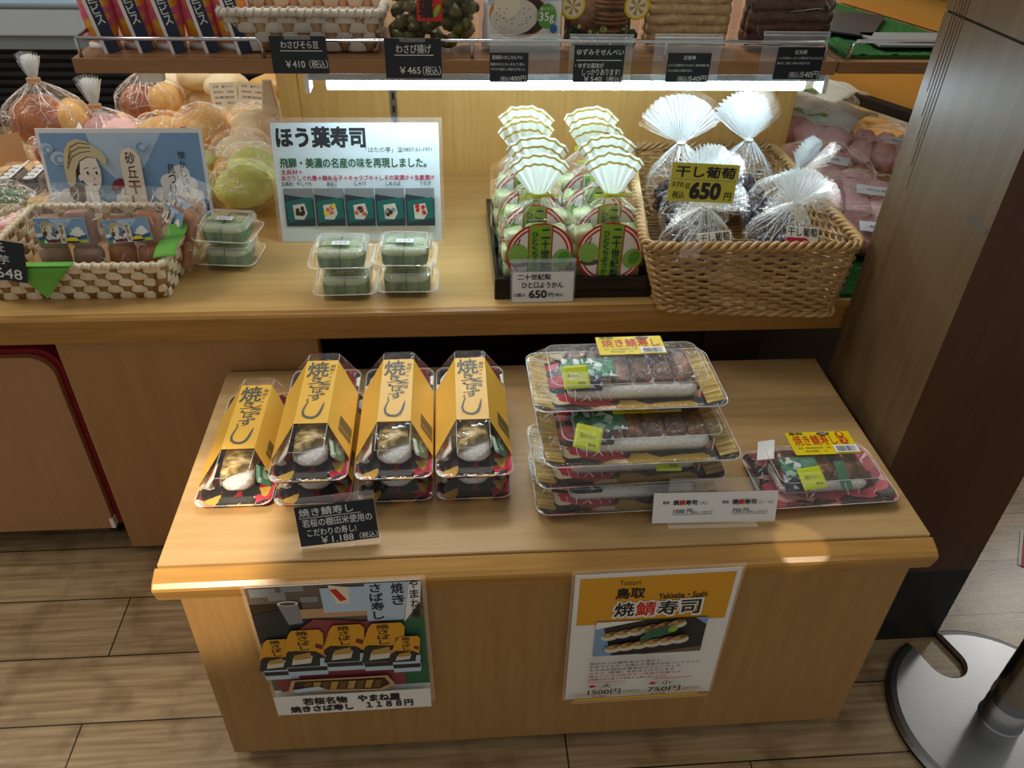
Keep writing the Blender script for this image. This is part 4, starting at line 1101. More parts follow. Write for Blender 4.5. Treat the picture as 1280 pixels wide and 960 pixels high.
def pear_card():
    t = thing('price_card', 'white price card reading 650 clipped to the black tray of pear sweets', 'price card', mat=stand(0.018, 0.4215, HS + 0.0004, 0.12, 0.0))
    m = MB().m('holder'); m.box(-0.049, 0.049, 0, 0.066, -0.0014, -0.0006); m.tube([(-0.049, 0.066, -0.003), (0.049, 0.066, -0.003)], 0.003, 8); m.build('clear_holder', t)
    c = Card(0.094, 0.050); W = c.words
    for r in ((0.0, 0.0, 1, 0.015), (0, 0.985, 1, 1), (0, 0, 0.008, 1), (0.992, 0, 1, 1)): c.rect('grey', *r)
    W('ink', '二十世紀梨', 0.09, 0.08, 0.62, 0.26, 0.015); W('ink', 'ひと口ようかん', 0.16, 0.34, 0.82, 0.52, 0.015)
    W('ink', '12個入', 0.03, 0.68, 0.23, 0.80, 0.01); W('ink', '650', 0.28, 0.60, 0.56, 0.84, 0.018); W('ink', '円', 0.59, 0.68, 0.67, 0.82, 0.01); W('ink', '税込', 0.70, 0.70, 0.83, 0.80, 0.01)
    c.build(t, 'paper', 0.0006, 'white_card', 'border')
pear_card()

def raisin_card():
    t = thing('price_card', 'yellow price card clipped to the rim of the wicker basket of raisins', 'price card', mat=stand(0.2115, 0.353, 0.703, 0.10, 0.0, -0.055))
    c = Card(0.090, 0.051); W = c.words
    W('ink', '干し葡萄', 0.07, 0.08, 0.95, 0.36, 0.02); c.rect('grey', 0.02, 0.415, 0.98, 0.428)
    W('ink', '370ｇ', 0.04, 0.50, 0.31, 0.66, 0.004); W('ink', '税込', 0.07, 0.74, 0.25, 0.92, 0.008); W('ink', '650', 0.33, 0.50, 0.77, 0.90, 0.03); W('ink', '円', 0.85, 0.72, 0.95, 0.92, 0.01)
    c.build(t, 'sign_yellow', 0.0008, 'yellow_card', 'rule')
    m = MB().m('acrylic'); m.box(-0.008, 0.010, -0.045, 0.006, -0.004, -0.0015); m.box(-0.012, 0.014, -0.078, -0.045, -0.004, 0.002); m.m('grey').box(-0.002, 0.005, -0.032, -0.027, -0.0014, -0.0008); m.build('clear_clip', t)
raisin_card()

def sweet_potato_card():
    t = thing('price_card', 'tilted black chalk price card before the pale chip basket at left edge', 'price card', mat=stand(-0.772, 0.427, 0.5655, 0.10, 0.0, -0.18))
    c = Card(0.105, 0.060); c.words('chalk', '砂丘', 0.45, 0.05, 0.76, 0.27, 0.006); c.words('chalk', '干し芋', 0.36, 0.35, 0.80, 0.58, 0.006); c.words('chalk', '648', 0.62, 0.68, 0.94, 0.93, 0.006)
    c.build(t, 'blackboard', 0.0008, 'black_card')
sweet_potato_card()

# posters taped below the table edge
def poster_left():
    t = thing('poster', 'photo poster with five yellow sushi boxes taped below the table edge at left', 'poster', mat=stand(-0.2605, -0.0025, 0.146, -0.006, 0.0, 0.012))
    m = MB().m('acrylic'); m.box(-0.106, 0.106, -0.004, 0.256, -0.0012, -0.0003); m.build('laminate', t)
    c = Card(0.202, 0.25)
    c.rect('wood_print', 0.0, 0.0, 1.0, 0.83)
    c.rect('brown_dark', 0.0, 0.12, 0.30, 0.36)
    for a in ((0.02, 0.01, 0.17, 0.07), (0.12, 0.04, 0.22, 0.10), (0.2, 0.0, 0.33, 0.04), (0.30, 0.08, 0.40, 0.12)): c.rect('grey', *a)
    c.poly('charcoal', [(0.0, 0.2), (0.2, 0.16), (0.34, 0.2), (0.34, 0.35), (0.0, 0.42)])
    c.rect('tan', 0.26, 0.17, 0.70, 0.24)
    c.rect('green', 0.80, 0.26, 1.0, 0.83); c.poly('wood_print', [(0.78, 0.2), (1.0, 0.2), (1.0, 0.27), (0.78, 0.30)])
    c.poly('grey', [(0.16, 0.12), (0.28, 0.11), (0.285, 0.27), (0.20, 0.28)]); c.ell('white', 0.222, 0.12, 0.06, 0.018); c.ell('brown', 0.222, 0.122, 0.048, 0.012)
    c.poly('blue_pale', [(0.42, 0.02), (0.68, 0.02), (0.70, 0.20), (0.42, 0.20)]); c.poly('cream', [(0.47, 0.0), (0.585, 0.02), (0.575, 0.14), (0.50, 0.14)]); c.poly('print_red', [(0.475, 0.03), (0.515, 0.03), (0.565, 0.11), (0.525, 0.12)])
    c.poly('blue_pale', [(0.675, 0.0), (0.93, 0.0), (0.88, 0.28), (0.665, 0.28)]); c.poly('white', [(0.93, 0.0), (1.0, 0.0), (0.985, 0.15), (0.88, 0.30)])
    c.vwords('ink', '焼き', 0.86, 0.0, 0.17, 0.07, 0.012); c.vwords('ink', 'さば寿し', 0.735, 0.0, 0.27, 0.075, 0.012); c.vwords('ink', 'やまね屋', 0.955, -0.02, 0.27, 0.05, 0.006)
    c.poly('redcloth', [(0.0, 0.50), (0.35, 0.24), (0.85, 0.30), (0.85, 0.82), (0.05, 0.83)])
    for k, (x, y, s) in enumerate([(0.02, 0.42, 0.85), (0.18, 0.36, 1.0), (0.43, 0.33, 1.0), (0.66, 0.33, 1.05), (0.82, 0.42, 0.7)]):
        for j in range(3, 0, -1):
            yy = y + 0.20 * s + j * 0.035
            c.poly('blue_pale' if j % 2 else 'charcoal', [(x - 0.06 * s, yy - 0.05), (x + 0.20 * s, yy - 0.05), (x + 0.19 * s, yy + 0.02), (x - 0.05 * s, yy + 0.02)])
        c.poly('charcoal', [(x - 0.03, y + 0.12 * s), (x + 0.17 * s, y + 0.12 * s), (x + 0.15 * s, y + 0.25 * s), (x - 0.07, y + 0.25 * s)])
        c.poly('rice_print', [(x, y + 0.17 * s), (x + 0.12 * s, y + 0.16 * s), (x + 0.10 * s, y + 0.22 * s), (x - 0.02, y + 0.23 * s)])
        c.poly('gold', [(x + 0.01, y + 0.15 * s), (x + 0.11 * s, y + 0.13 * s), (x + 0.11 * s, y + 0.18 * s), (x, y + 0.19 * s)])
        c.poly('amber', [(x + 0.03, y - 0.05 * s), (x + 0.19 * s, y - 0.05 * s), (x + 0.21 * s, y - 0.02 * s), (x + 0.19 * s, y + 0.16 * s), (x + 0.14 * s, y + 0.12 * s), (x - 0.01 * s, y + 0.11 * s), (x - 0.06 * s, y + 0.14 * s), (x + 0.005, y - 0.02 * s)])
        c.vwords('ink', '焼さばし', x + 0.085 * s, y - 0.045 * s, y + 0.11 * s, 0.07 * s, 0.01)
        c.poly('maroon', [(x + 0.155 * s, y + 0.06 * s), (x + 0.195 * s, y + 0.075 * s), (x + 0.185 * s, y + 0.11 * s), (x + 0.145 * s, y + 0.09 * s)])
    c.poly('tan', [(0.14, 0.70), (0.74, 0.70), (0.78, 0.78), (0.70, 0.83), (0.10, 0.80)]); c.poly('brown_dark', [(0.16, 0.71), (0.72, 0.715), (0.75, 0.775), (0.68, 0.815), (0.13, 0.785)])
    q = random.Random(9)
    for j in range(9): c.poly('gold' if j % 2 else 'brown', [(0.22 + j * 0.055, 0.725), (0.265 + j * 0.055, 0.725), (0.24 + j * 0.055, 0.795), (0.20 + j * 0.055, 0.79)])
    c.poly('blue_pale', [(0.13, 0.775), (0.30, 0.755), (0.34, 0.785), (0.16, 0.80)])
    c.rect('paper', 0.0, 0.83, 1.0, 1.0)
    c.words('ink', '若桜名物', 0.18, 0.855, 0.46, 0.915, 0.03); c.words('ink', 'やまね屋', 0.53, 0.855, 0.80, 0.915, 0.03)
    c.words('ink', '焼きさば寿し', 0.09, 0.925, 0.49, 0.98, 0.03); c.words('ink', '１１８８円', 0.58, 0.92, 0.88, 0.975, 0.03)
    c.build(t, 'paper', 0.0005, 'printed_sheet', 'photo_print')
poster_left()

def poster_right():
    t = thing('poster', 'yellow and white price poster with sushi photo taped below the table edge at right', 'poster', mat=stand(0.124, -0.0025, 0.132, -0.008, 0.0, 0.015))
    m = MB().m('acrylic'); m.box(-0.105, 0.105, -0.004, 0.268, -0.0012, -0.0003); m.build('laminate', t)
    c = Card(0.202, 0.262); W = c.words
    c.rect('amber', 0.03, 0.025, 0.97, 0.37)
    W('ink', 'Tottori', 0.27, 0.05, 0.395, 0.085); W('ink', '鳥取', 0.255, 0.105, 0.43, 0.18, 0.02)
    W('ink', 'Yakisaba・Sushi', 0.52, 0.155, 0.82, 0.195, 0.01)
    for ch, x, mt in (('焼', 0.26, 'ink'), ('鯖', 0.392, 'print_red'), ('寿', 0.53, 'ink'), ('司', 0.67, 'ink')):
        W('white', ch, x - 0.006, 0.205, x + 0.126, 0.32, 0.05); W(mt, ch, x, 0.21, x + 0.12, 0.312, 0.018)
    x0, x1, y0, y1 = 0.155, 0.86, 0.345, 0.62
    c.rect('charcoal', x0, y0, x1, y1); c.poly('blue_sky', [(x0, y0 + 0.05), (x0 + 0.05, y0 + 0.05), (x0 + 0.12, y1), (x0, y1)]); c.poly('white', [(x0, y0), (x0 + 0.30, y0), (x0, y0 + 0.055)]); c.poly('blue_sky', [(x1 - 0.08, y0), (x1, y0), (x1, y0 + 0.06)])
    c.poly('wood_print', [(x0 + 0.3, y1), (x1, y1 - 0.045), (x1, y1)])
    q = random.Random(4)
    for row, (bx, by) in enumerate([(0.25, 0.45), (0.28, 0.535)]):
        for k in range(6):
            x = bx + k * 0.083; y = by - k * 0.012 * (1.4 - row * 0.4)
            c.ell('rice_print', x, y + 0.012, 0.058, 0.03, 0.2); c.ell('gold', x, y - 0.004, 0.05, 0.019, 0.25); c.ell('brown', x + 0.01, y - 0.012, 0.032, 0.008, 0.25); c.ell('tan', x - 0.015, y - 0.006, 0.016, 0.006, 0.25)
    for x, y, r in ((0.47, 0.455, 0.035), (0.50, 0.43, 0.04), (0.55, 0.42, 0.045), (0.60, 0.405, 0.04), (0.635, 0.395, 0.03)): c.ell('packet_green' if False else 'lettergreen' if r < 0.034 else 'green', x, y, r, r * 0.7, 0.5)
    lines = ['脂ののった鯖をあぶり焼きし', 'お米マイスターの選んだ鳥取のお米コシヒカリと', 'もち米を独自の黄金比でブレンドした', 'シャリ（酢飯）を炊き上げています', '鯖としゃりの絶妙な一体感が自慢です', '※特製のポン酢での味変もお楽しみください']
    ends = [0.60, 0.86, 0.74, 0.70, 0.75, 0.66]
    for k, s in enumerate(lines): W('ink' if k != 4 else 'rose', s, 0.135, 0.632 + k * 0.027, ends[k], 0.652 + k * 0.027, 0.008)
    c.rect('orange', 0.13, 0.80, 0.39, 0.806); c.rect('print_red', 0.57, 0.795, 0.83, 0.801)
    for ox, s, pr, tx in ((0.14, '大', '1500円', '（1389円）'), (0.545, '小', '750円', '（695円）')):
        c.ell('rose', ox + 0.025, 0.835, 0.022, 0.013); W('ink', s, ox + 0.09, 0.815, ox + 0.15, 0.855, 0.006)
        W('ink', pr, ox, 0.865, ox + 0.22, 0.91, 0.012); W('ink', tx, ox + 0.235, 0.88, ox + 0.345, 0.90); W('ink', '税込価格', ox + 0.03, 0.918, ox + 0.125, 0.936)
    c.rect('yellow', 0.05, 0.943, 0.90, 0.953); c.rect('tan', 0.03, 0.956, 0.97, 0.98)
    c.build(t, 'paper', 0.0005, 'printed_sheet', 'poster_print')
poster_right()

# ---------------------------------------------------------------- baskets
def perimeter(bot, top, z0, z1, rad=0.025):
    """function giving point and outward normal at (s in 0..1, t in 0..1) around four corners"""
    def at(s, t):
        cs = [Vector((b[0] + (a[0] - b[0]) * t, b[1] + (a[1] - b[1]) * t)) for a, b in zip(top, bot)]
        ctr = sum(cs, Vector((0, 0))) / 4
        # rounded polygon sampled by superposing: walk edges, pull corners in
        L = [(cs[(i + 1) % 4] - cs[i]).length for i in range(4)]; tot = sum(L); d = (s % 1.0) * tot; i = 0
        while d > L[i] and i < 3: d -= L[i]; i += 1
        e = (cs[(i + 1) % 4] - cs[i]) / L[i]; n = Vector((e.y, -e.x)); p = cs[i] + e * d
        r = rad
        for j, dd in ((i, d), ((i + 1) % 4, L[i] - d)):
            if dd < r:
                k = (r - dd) / r
                e2 = (cs[j] - cs[j - 1]).normalized() if j == i else (cs[(j + 1) % 4] - cs[j]).normalized()
                n2 = Vector((e2.y, -e2.x)); w = 0.5 * k
                n = (n * (1 - w) + n2 * w).normalized()
                p = p - (n + n2).normalized() * r * 0.22 * k * k * 1.4
        return Vector((p.x, p.y, z0 + (z1 - z0) * t)), Vector((n.x, n.y, 0))
    return at

def wicker():
    t = thing('wicker_basket', 'golden wicker basket of bagged raisins overhanging the shelf edge', 'basket', (0, 0, 0))
    bot = [(0.190, 0.385), (0.450, 0.362), (0.440, 0.70), (0.218, 0.70)]; top = [(0.152, 0.372), (0.466, 0.366), (0.470, 0.765), (0.206, 0.765)]
    at = perimeter(bot, top, HS + 0.004, 0.626, 0.03)
    ns = 68
    m = MB().m('wicker'); m.smooth = True
    rows = 18
    for r in range(rows):
        tt = 0.03 + 0.93 * r / (rows - 1); path = []
        for k in range(ns * 4):
            s = k / (ns * 4); p, n = at(s, tt); path.append(p + n * 0.0030 * cos(pi * s * ns + pi * r) + Vector((0, 0, 0.0008 * sin(k * 1.7 + r))))
        m.tube(path, 0.00245, 6, True)
    m.build('woven_rods', t)
    m = MB().m('wicker'); m.smooth = True
    for k in range(ns):
        m.tube([at((k + 0.5) / ns, q)[0] for q in (0.0, 0.5, 1.0)], 0.0023, 6)
    m.build('stakes', t)
    m = MB().m('wicker'); m.smooth = True
    for ph in range(3):
        path = []
        for k in range(300):
            s = k / 300; p, n = at(s, 1.0); a = 2 * pi * s * 34 + ph * 2 * pi / 3
            path.append(p + n * 0.0048 * cos(a) + Vector((0, 0, 0.0048 * sin(a) + 0.002)))
        m.tube(path, 0.0036, 6, True)
    m.build('braided_rim', t)
    m = MB().m('wicker'); m.smooth = True
    for ph in range(2):
        path = []
        for k in range(240):
            s = k / 240; p, n = at(s, 0.0); a = 2 * pi * s * 30 + ph * pi
            path.append(p + n * (0.003 + 0.003 * cos(a)) + Vector((0, 0, 0.003 * sin(a) + 0.003)))
        m.tube(path, 0.0032, 6, True)
    m.build('foot_rim', t)
    m = MB().m('wicker'); m.smooth = True
    for k in range(26):
        y = 0.385 + k * 0.0125
        m.tube([(0.20, y, HS + 0.0055), (0.445, y, HS + 0.0055)], 0.003, 5)
    m.build('woven_base', t)
wicker()

def chip_basket(name, label, bot, top, z0, z1, mats, nrow, ns, rim=0.006):
    t = thing(name, label, 'basket', (0, 0, 0))
    at = perimeter(bot, top, z0, z1, 0.012)
    m = MB().m(mats[1]); m.smooth = True
    for k in range(ns):
        a = [at((k + 0.5) / ns, q)[0] for q in (0, 0.5, 1)]; nn = at((k + 0.5) / ns, 0.5)[1]
        m.tube(a, 0.004, 4, flat=(0.0085, 0.0006), up=tuple(nn))
    m.build('upright_strips', t)
    m = MB().m(mats[0]); m.smooth = False; hgt = z1 - z0
    for r in range(nrow):
        tt = (r + 0.5) / nrow; path = []
        for k in range(ns * 4):
            s = k / (ns * 4); p, n = at(s, tt); path.append(p + n * 0.0017 * max(-1, min(1, 2.2 * cos(pi * s * ns + pi * r + pi / 2))))
        m.tube(path, 0.004, 8, True, flat=(0.0010, hgt / nrow * 0.53))
    m.build('woven_strips', t)
    m = MB().m(mats[0]); m.smooth = True
    m.tube([at(k / 160, 1.0)[0] for k in range(160)], rim, 8, True)
    for ph in (0,):
        path = []
        for k in range(500):
            s = k / 500; p, n = at(s, 1.0); a = 2 * pi * s * 70
            path.append(p + n * rim * cos(a) + Vector((0, 0, rim * sin(a))))
        m.tube(path, 0.0022, 5, True)
    m.build('wrapped_rim', t)
    m = MB().m(mats[1]); c = [(b[0], b[1]) for b in bot]; m.prism(c, 'z', z0, z0 + 0.002); m.build('base_mat', t)
    return t
chip_basket('chip_basket', 'pale woven chip basket of dried sweet potato bags at left of the shelf', [(-0.795, 0.457), (-0.543, 0.455), (-0.540, 0.640), (-0.79, 0.640)],
            [(-0.800, 0.446), (-0.538, 0.444), (-0.526, 0.655), (-0.80, 0.655)], HS + 0.001, 0.572, ('chip_cream', 'chip_brown'), 5, 52, 0.0045)
chip_basket('chip_basket', 'white woven chip basket on the upper shelf beside the confetti packs', [(-0.420, 0.617), (-0.220, 0.617), (-0.220, 0.78), (-0.420, 0.78)],
            [(-0.433, 0.607), (-0.207, 0.607), (-0.207, 0.79), (-0.433, 0.79)], ZU + 0.0025, 0.878, ('chip_white', 'tan'), 4, 40, 0.006)

def leaf_cloth():
    m = MB().m('leaf_cloth'); m.smooth = True
    def f(u, v):
        w = 0.042 * (1 - v); x = -0.700 + (u * 2 - 1) * w - 0.006 * v
        return (x, 0.4345 + 0.004 * v - (0.003 if v > 0 else -0.010), 0.5795 - 0.055 * v if v > 0 else 0.5795)
    m.grid(f, 12, 12); m.grid(lambda u, v: (-0.700 + (u * 2 - 1) * 0.042, 0.4315 + 0.030 * v, 0.5795 - 0.012 * v * v), 12, 8)
    o = m.build('leaf_cloth', None, solid=0.0006); tag(o, 'green cloth triangle folded over the front rim of the pale chip basket', 'cloth')
    m = MB().m('leaf_cloth'); m.smooth = True
    m.grid(lambda u, v: (-0.520 - 0.030 * v, 0.458 + 0.088 * u - 0.004 * v, 0.580 + 0.004 * sin(u * 6) - 0.004 * (v - 0.4) ** 2 + 0.012 * u), 14, 8)
    o = m.build('leaf_cloth', None, solid=0.0006); tag(o, 'green cloth strip lying along the right rim of the pale chip basket', 'cloth')
leaf_cloth()

# ---------------------------------------------------------------- clear bags
def pouch(w, h, d, seed=0, amp=0.003, top=0.0):
    """flat-sealed upright bag: local x across, z up, y thickness; returns grid function"""
    def f(u, v):
        a = 2 * pi * u; c_, s_ = cos(a), sin(a)
        prof = (max(0.0, sin(pi * min(1, v * 0.90 + 0.05))) ** 0.6) if v < 0.9 else 0.15 * (1 - v) * 10 * 0.6 + 0.01
        e = lambda q, k: math.copysign(abs(q) ** k, q)
        x = w / 2 * e(c_, 0.6) * (1 - 0.06 * sin(pi * v)); y = d / 2 * e(s_, 0.8) * max(prof, 0.02); z = h * v
        n = mnoise.noise((x * 45 + seed * 7, y * 45, z * 45)); n2 = mnoise.noise((x * 110 + seed, z * 30, seed * 3))
        n3 = ridged((x, y, z), 32, seed)
        return (x + amp * 0.5 * n, y + (amp * 0.6 * n + amp * 0.8 * n3) * (0.4 + 0.6 * prof), z + amp * 0.4 * n2)
    return f

def fan(m, r, a0, a1, neck=0.010, pleats=13, depth=0.006, lean=0.2, mats=None, nv=14, seed=0, curl=0.0):
    """pleated paper or film fan gathered at the origin, opening upwards"""
    def f(u, v):
        a = a0 + (a1 - a0) * u; q = v * r; k = 0.12 + 0.88 * v
        rr_ = q * (1 + 0.05 * mnoise.noise((u * 6 + seed, seed, 0)))
        y = depth * k * (1 if int(round(u * pleats * 2)) % 2 else -1) + lean * q + curl * v * v * sin(a) * r
        x = neck * (1 - v) * (u * 2 - 1) + sin(a) * rr_
        return (x, y, cos(a) * rr_)
    m.smooth = False
    m.grid(f, pleats * 2, nv, False, mats)
    if mats is None:
        q = random.Random(seed + 9); m.m('film_glint'); m.smooth = True  # whitish lines down the pleats take the place of highlights
        for k in range(pleats * 2 + 1):
            v0 = q.uniform(0.0, 0.35); v1 = q.uniform(0.6, 0.98)
            m.tube([f(k / (pleats * 2), v0 + (v1 - v0) * j / 4) for j in range(5)], 0.00045, 4)

# pear jelly bags -----------------------------------------------------------
def pear_bag(seed):
    t = thing('pear_sweet_bag', 'x', 'bag of sweets', (0, 0, 0), group='pear jelly bags in the black tray')
    m = MB().m('bag_clear'); m.smooth = False
    def body(u, v):
        a = 2 * pi * u; e = lambda q, k: math.copysign(abs(q) ** k, q)
        sh = 1 if v < 0.72 else 1 - 0.86 * ((v - 0.72) / 0.28) ** 0.8
        wv = 0.056 * sh * (0.94 + 0.06 * min(1, v * 8)); dv = 0.029 * (sh if v > 0.5 else 1) * min(1, 0.6 + v * 3)
        n = ridged((cos(a), sin(a), v * 2.2), 2.4, seed); n2 = ridged((cos(a), sin(a), v * 1.5), 3.0, seed + 4)
        return (wv * e(cos(a), 0.55) * (1 + 0.03 * n), dv * e(sin(a), 0.6) * (1 + 0.08 * n2), 0.142 * v + 0.002 * n)
    m.grid(body, 60, 36, True); glint_creases(m, body, 16, seed, 0.0005, True, 0.25, (0.5, 0.97)); glint_creases(m, body, 14, seed + 3, 0.0005, False, 0.22, (0.2, 0.85)); m.build('clear_bag', t)
    m = MB(); m.smooth = True
    q = random.Random(seed)
    m.m('yokan')
    for r_ in range(3):
        for k in range(3):
            m.X = Matrix.Translation((-0.034 + k * 0.034 + q.uniform(-.003, .003), q.uniform(-0.006, 0.006), 0.006 + r_ * 0.030)) @ Matrix.Rotation(q.uniform(-.25, .25), 4, 'Y')
            m.loft([rr(0.027, 0.026, 0.006, 0, 3), rr(0.031, 0.030, 0.006, 0.004, 3), rr(0.031, 0.030, 0.006, 0.019, 3), rr(0.026, 0.025, 0.006, 0.023, 3)])
    m.X = None; m.build('jelly_pieces', t)
    # round label facing the shopper
    m = MB(); M0 = Matrix.Translation((0.0, -0.0335, 0.062)) @ Matrix.Rotation(pi / 2, 4, 'X'); m.X = M0
    z = 0.0
    def L(mt, fn):
        nonlocal z
        z += 0.00012; m.m(mt); fn()
    R_ = 0.050
    L('print_red', lambda: m.ell(0, 0, R_, R_, z, 48)); L('white', lambda: m.ell(0, 0, R_ * 0.93, R_ * 0.93, z, 48)); L('print_red', lambda: m.ell(0, 0, R_ * 0.88, R_ * 0.88, z, 48)); L('white', lambda: m.ell(0, 0, R_ * 0.82, R_ * 0.82, z, 48))
    L('lettergreen', lambda: m.poly([(-0.0165, -0.047), (0.0165, -0.047), (0.0165, 0.047), (-0.0165, 0.047)], z)); 
    L('rose', lambda: m.poly([(0.0165, -0.047), (0.0185, -0.047), (0.0185, 0.047), (0.0165, 0.047)], z)); L('rose', lambda: m.poly([(-0.0185, -0.047), (-0.0165, -0.047), (-0.0165, 0.047), (-0.0185, 0.047)], z))
    L('inkgrey', lambda: m.ell(-0.0305, -0.014, 0.0145, 0.006, z)); L('pear', lambda: m.ell(-0.033, 0.002, 0.0155, 0.0165, z)); L('ink', lambda: m.poly([(-0.034, 0.016), (-0.031, 0.026), (-0.029, 0.026), (-0.0325, 0.016)], z))
    L('pear', lambda: m.ell(0.0335, -0.008, 0.0145, 0.0165, z, 28, -0.4)); L('leafgreen', lambda: m.ell(0.036, -0.006, 0.008, 0.011, z, 28, -0.4))
    for k in range(9): L('green', lambda: m.ell(-0.033 + 0.009 * cos(k * 2.4) * (k / 9 + .3), 0.0 + 0.010 * sin(k * 2.4) * (k / 9 + .3), 0.0005, 0.0005, z, 6))
    m.X = M0; m.m('navy').vtext('二十世紀梨', 0.0075, 0.042, -0.040, 0.0125, z + 0.0002, 0.015); m.vtext('ひとくちようかん', -0.0078, 0.038, -0.044, 0.0105, z + 0.0002, 0.01)
    m.build('round_label', t)
    m = MB().m('tie_yellow'); m.smooth = True
    for k in range(4): m.tube([(0.011 * cos(2 * pi * j / 16), 0.008 * sin(2 * pi * j / 16), 0.1405 + k * 0.0012) for j in range(16)], 0.0011, 5, True)
    for sx, dz in ((-1, 0.002), (1, 0.001), (-1, -0.002), (1, 0.004)): m.tube([(0, -0.009, 0.142), (sx * 0.014, -0.013, 0.143 + dz), (sx * 0.028, -0.010, 0.141 + dz)], 0.0011, 5)
    m.build('wire_tie', t)
    m = MB(); m.X = Matrix.Translation((0, 0, 0.141))
    fan(m, 0.058 + 0.006 * q.random(), R(-44 - 10 * q.random()), R(44 + 10 * q.random()), 0.010, 6, 0.0032, 0.16 + 0.1 * q.random(), lambda j: 'fan_gold' if j in (14, 18) else 'pear_fan', 20, seed, 0.12 * (q.random() - 0.5))
    m.build('paper_fan', t)
    return t
ROW = ['front row', 'second row', 'third row', 'back row']
for r_ in range(4):
    for k, x in enumerate((0.011, 0.120)):
        lab = 'pear jelly bag with white paper fan, %s of the black tray, %s side' % (ROW[r_], 'left' if k == 0 else 'right')
        xx = x + (0.006 if r_ % 2 else 0) - 0.003 * r_; yy = 0.474 + r_ * 0.066; zz = HS + 0.0095; rz = [0.05, -0.1, 0.08, -0.06][r_] * (1 if k == 0 else -0.8)
        pb = pear_bag(r_ * 2 + k + 1); pb['label'] = lab; pb.location = (xx, yy, zz); pb.rotation_euler = (0, 0, rz)
def pear_tray():
    t = thing('display_tray', 'glossy black open tray holding the pear jelly bags', 'tray', (0.0655, 0.578, HS))
    m = MB().m('tray_black')
    W, D, H = 0.239, 0.292, 0.036
    m.box(-W / 2, W / 2, -D / 2, D / 2, 0.0, 0.006); m.build('tray_floor', t, 0.001)
    for nm, b in (('front_wall', (-W / 2, W / 2, -D / 2, -D / 2 + 0.006)), ('rear_wall', (-W / 2, W / 2, D / 2 - 0.006, D / 2)), ('side_wall', (-W / 2, -W / 2 + 0.006, -D / 2 + 0.0062, D / 2 - 0.0062)), ('side_wall', (W / 2 - 0.006, W / 2, -D / 2 + 0.0062, D / 2 - 0.0062))):
        m = MB().m('tray_black'); m.box(*b, 0.0062, H); m.build(nm, t, 0.001)
pear_tray()

# raisin bags -----------------------------------------------------------------
def raisin_bag(seed, with_label, tall):
    t = thing('raisin_bag', 'x', 'bag of raisins', (0, 0, 0), group='raisin bags in the wicker basket')
    m = MB().m('raisin'); m.smooth = True
    q = random.Random(seed)
    for k in range(110):
        a = q.uniform(0, 2 * pi); rad = 0.037 * q.random() ** 0.5; z = q.uniform(0.010, 0.062) * (1 - 0.35 * rad / 0.037)
        m.X = Matrix.Translation((rad * cos(a), rad * sin(a), z)) @ Matrix.Rotation(q.uniform(0, 3), 4, 'Z') @ Matrix.Rotation(q.uniform(0, 3), 4, 'X')
        m.ball((0, 0, 0), (0.0095, 0.007, 0.006), 8, 6, 0.3, k)
    m.X = None; o = m.build('raisins', t); o['kind'] = 'stuff'
    m = MB().m('bag_fan'); m.smooth = False
    def body(u, v):
        a = 2 * pi * u
        prof = (0.72 + 0.28 * sin(pi * min(1, v * 1.3))) if v < 0.55 else 0.09 + 0.88 * (1 - (v - 0.55) / 0.45) ** 0.9
        cre = 1 + 0.09 * v * (1 if int(round(u * 48)) % 2 else -1) + 0.06 * mnoise.noise((cos(a) * 2 + seed, sin(a) * 2, v * 3)) + 0.07 * ridged((cos(a), sin(a), v * 2), 2.2, seed)
        return (0.052 * prof * cre * cos(a), 0.047 * prof * cre * sin(a), 0.118 * v)
    m.grid(body, 64, 30, True); glint_creases(m, body, 60, seed, 0.00055, True, 0.40, (0.25, 0.97)); glint_creases(m, body, 34, seed + 3, 0.0006, False, 0.22, (0.3, 0.85)); m.build('clear_bag', t)
    m = MB().m('white'); m.smooth = True; m.tube([(0.006 * cos(2 * pi * j / 12), 0.006 * sin(2 * pi * j / 12), 0.1175) for j in range(12)], 0.0016, 5, True); m.build('wire_tie', t)
    m = MB().m('bag_fan'); m.X = Matrix.Translation((0, 0, 0.117)); fan(m, 0.082 if tall else 0.058, R(-66 if tall else -95), R(64 if tall else 95), 0.006, 20, 0.007 if tall else 0.009, 0.05 if tall else -0.35, None, 8, seed, 0.1)
    m.X = Matrix.Translation((0, 0.006, 0.117)); fan(m, 0.072 if tall else 0.05, R(-58), R(66), 0.006, 17, 0.008, 0.3 if tall else 0.1, None, 8, seed + 3, -0.1)
    m.build('gathered_top', t)
    if with_label:
        m = MB(); M0 = Matrix.Translation((0.004, -0.046, 0.094)) @ Matrix.Rotation(pi / 2 - 0.75, 4, 'X'); m.X = M0
        m.m('white').box(-0.024, 0.024, -0.013, 0.013, 0, 0.0005); p = m.build('paper_label', t)
        m = MB(); m.X = M0; m.m('ink').text('干し葡萄', 0, 0.005, 0.044, 0.012, 0.0008, 0.01); m.m('rose'); m.poly([(-0.024, -0.013), (0.016, -0.013), (0.006, -0.003), (-0.024, -0.003)], 0.0007); m.build('lettering', p)
    return t
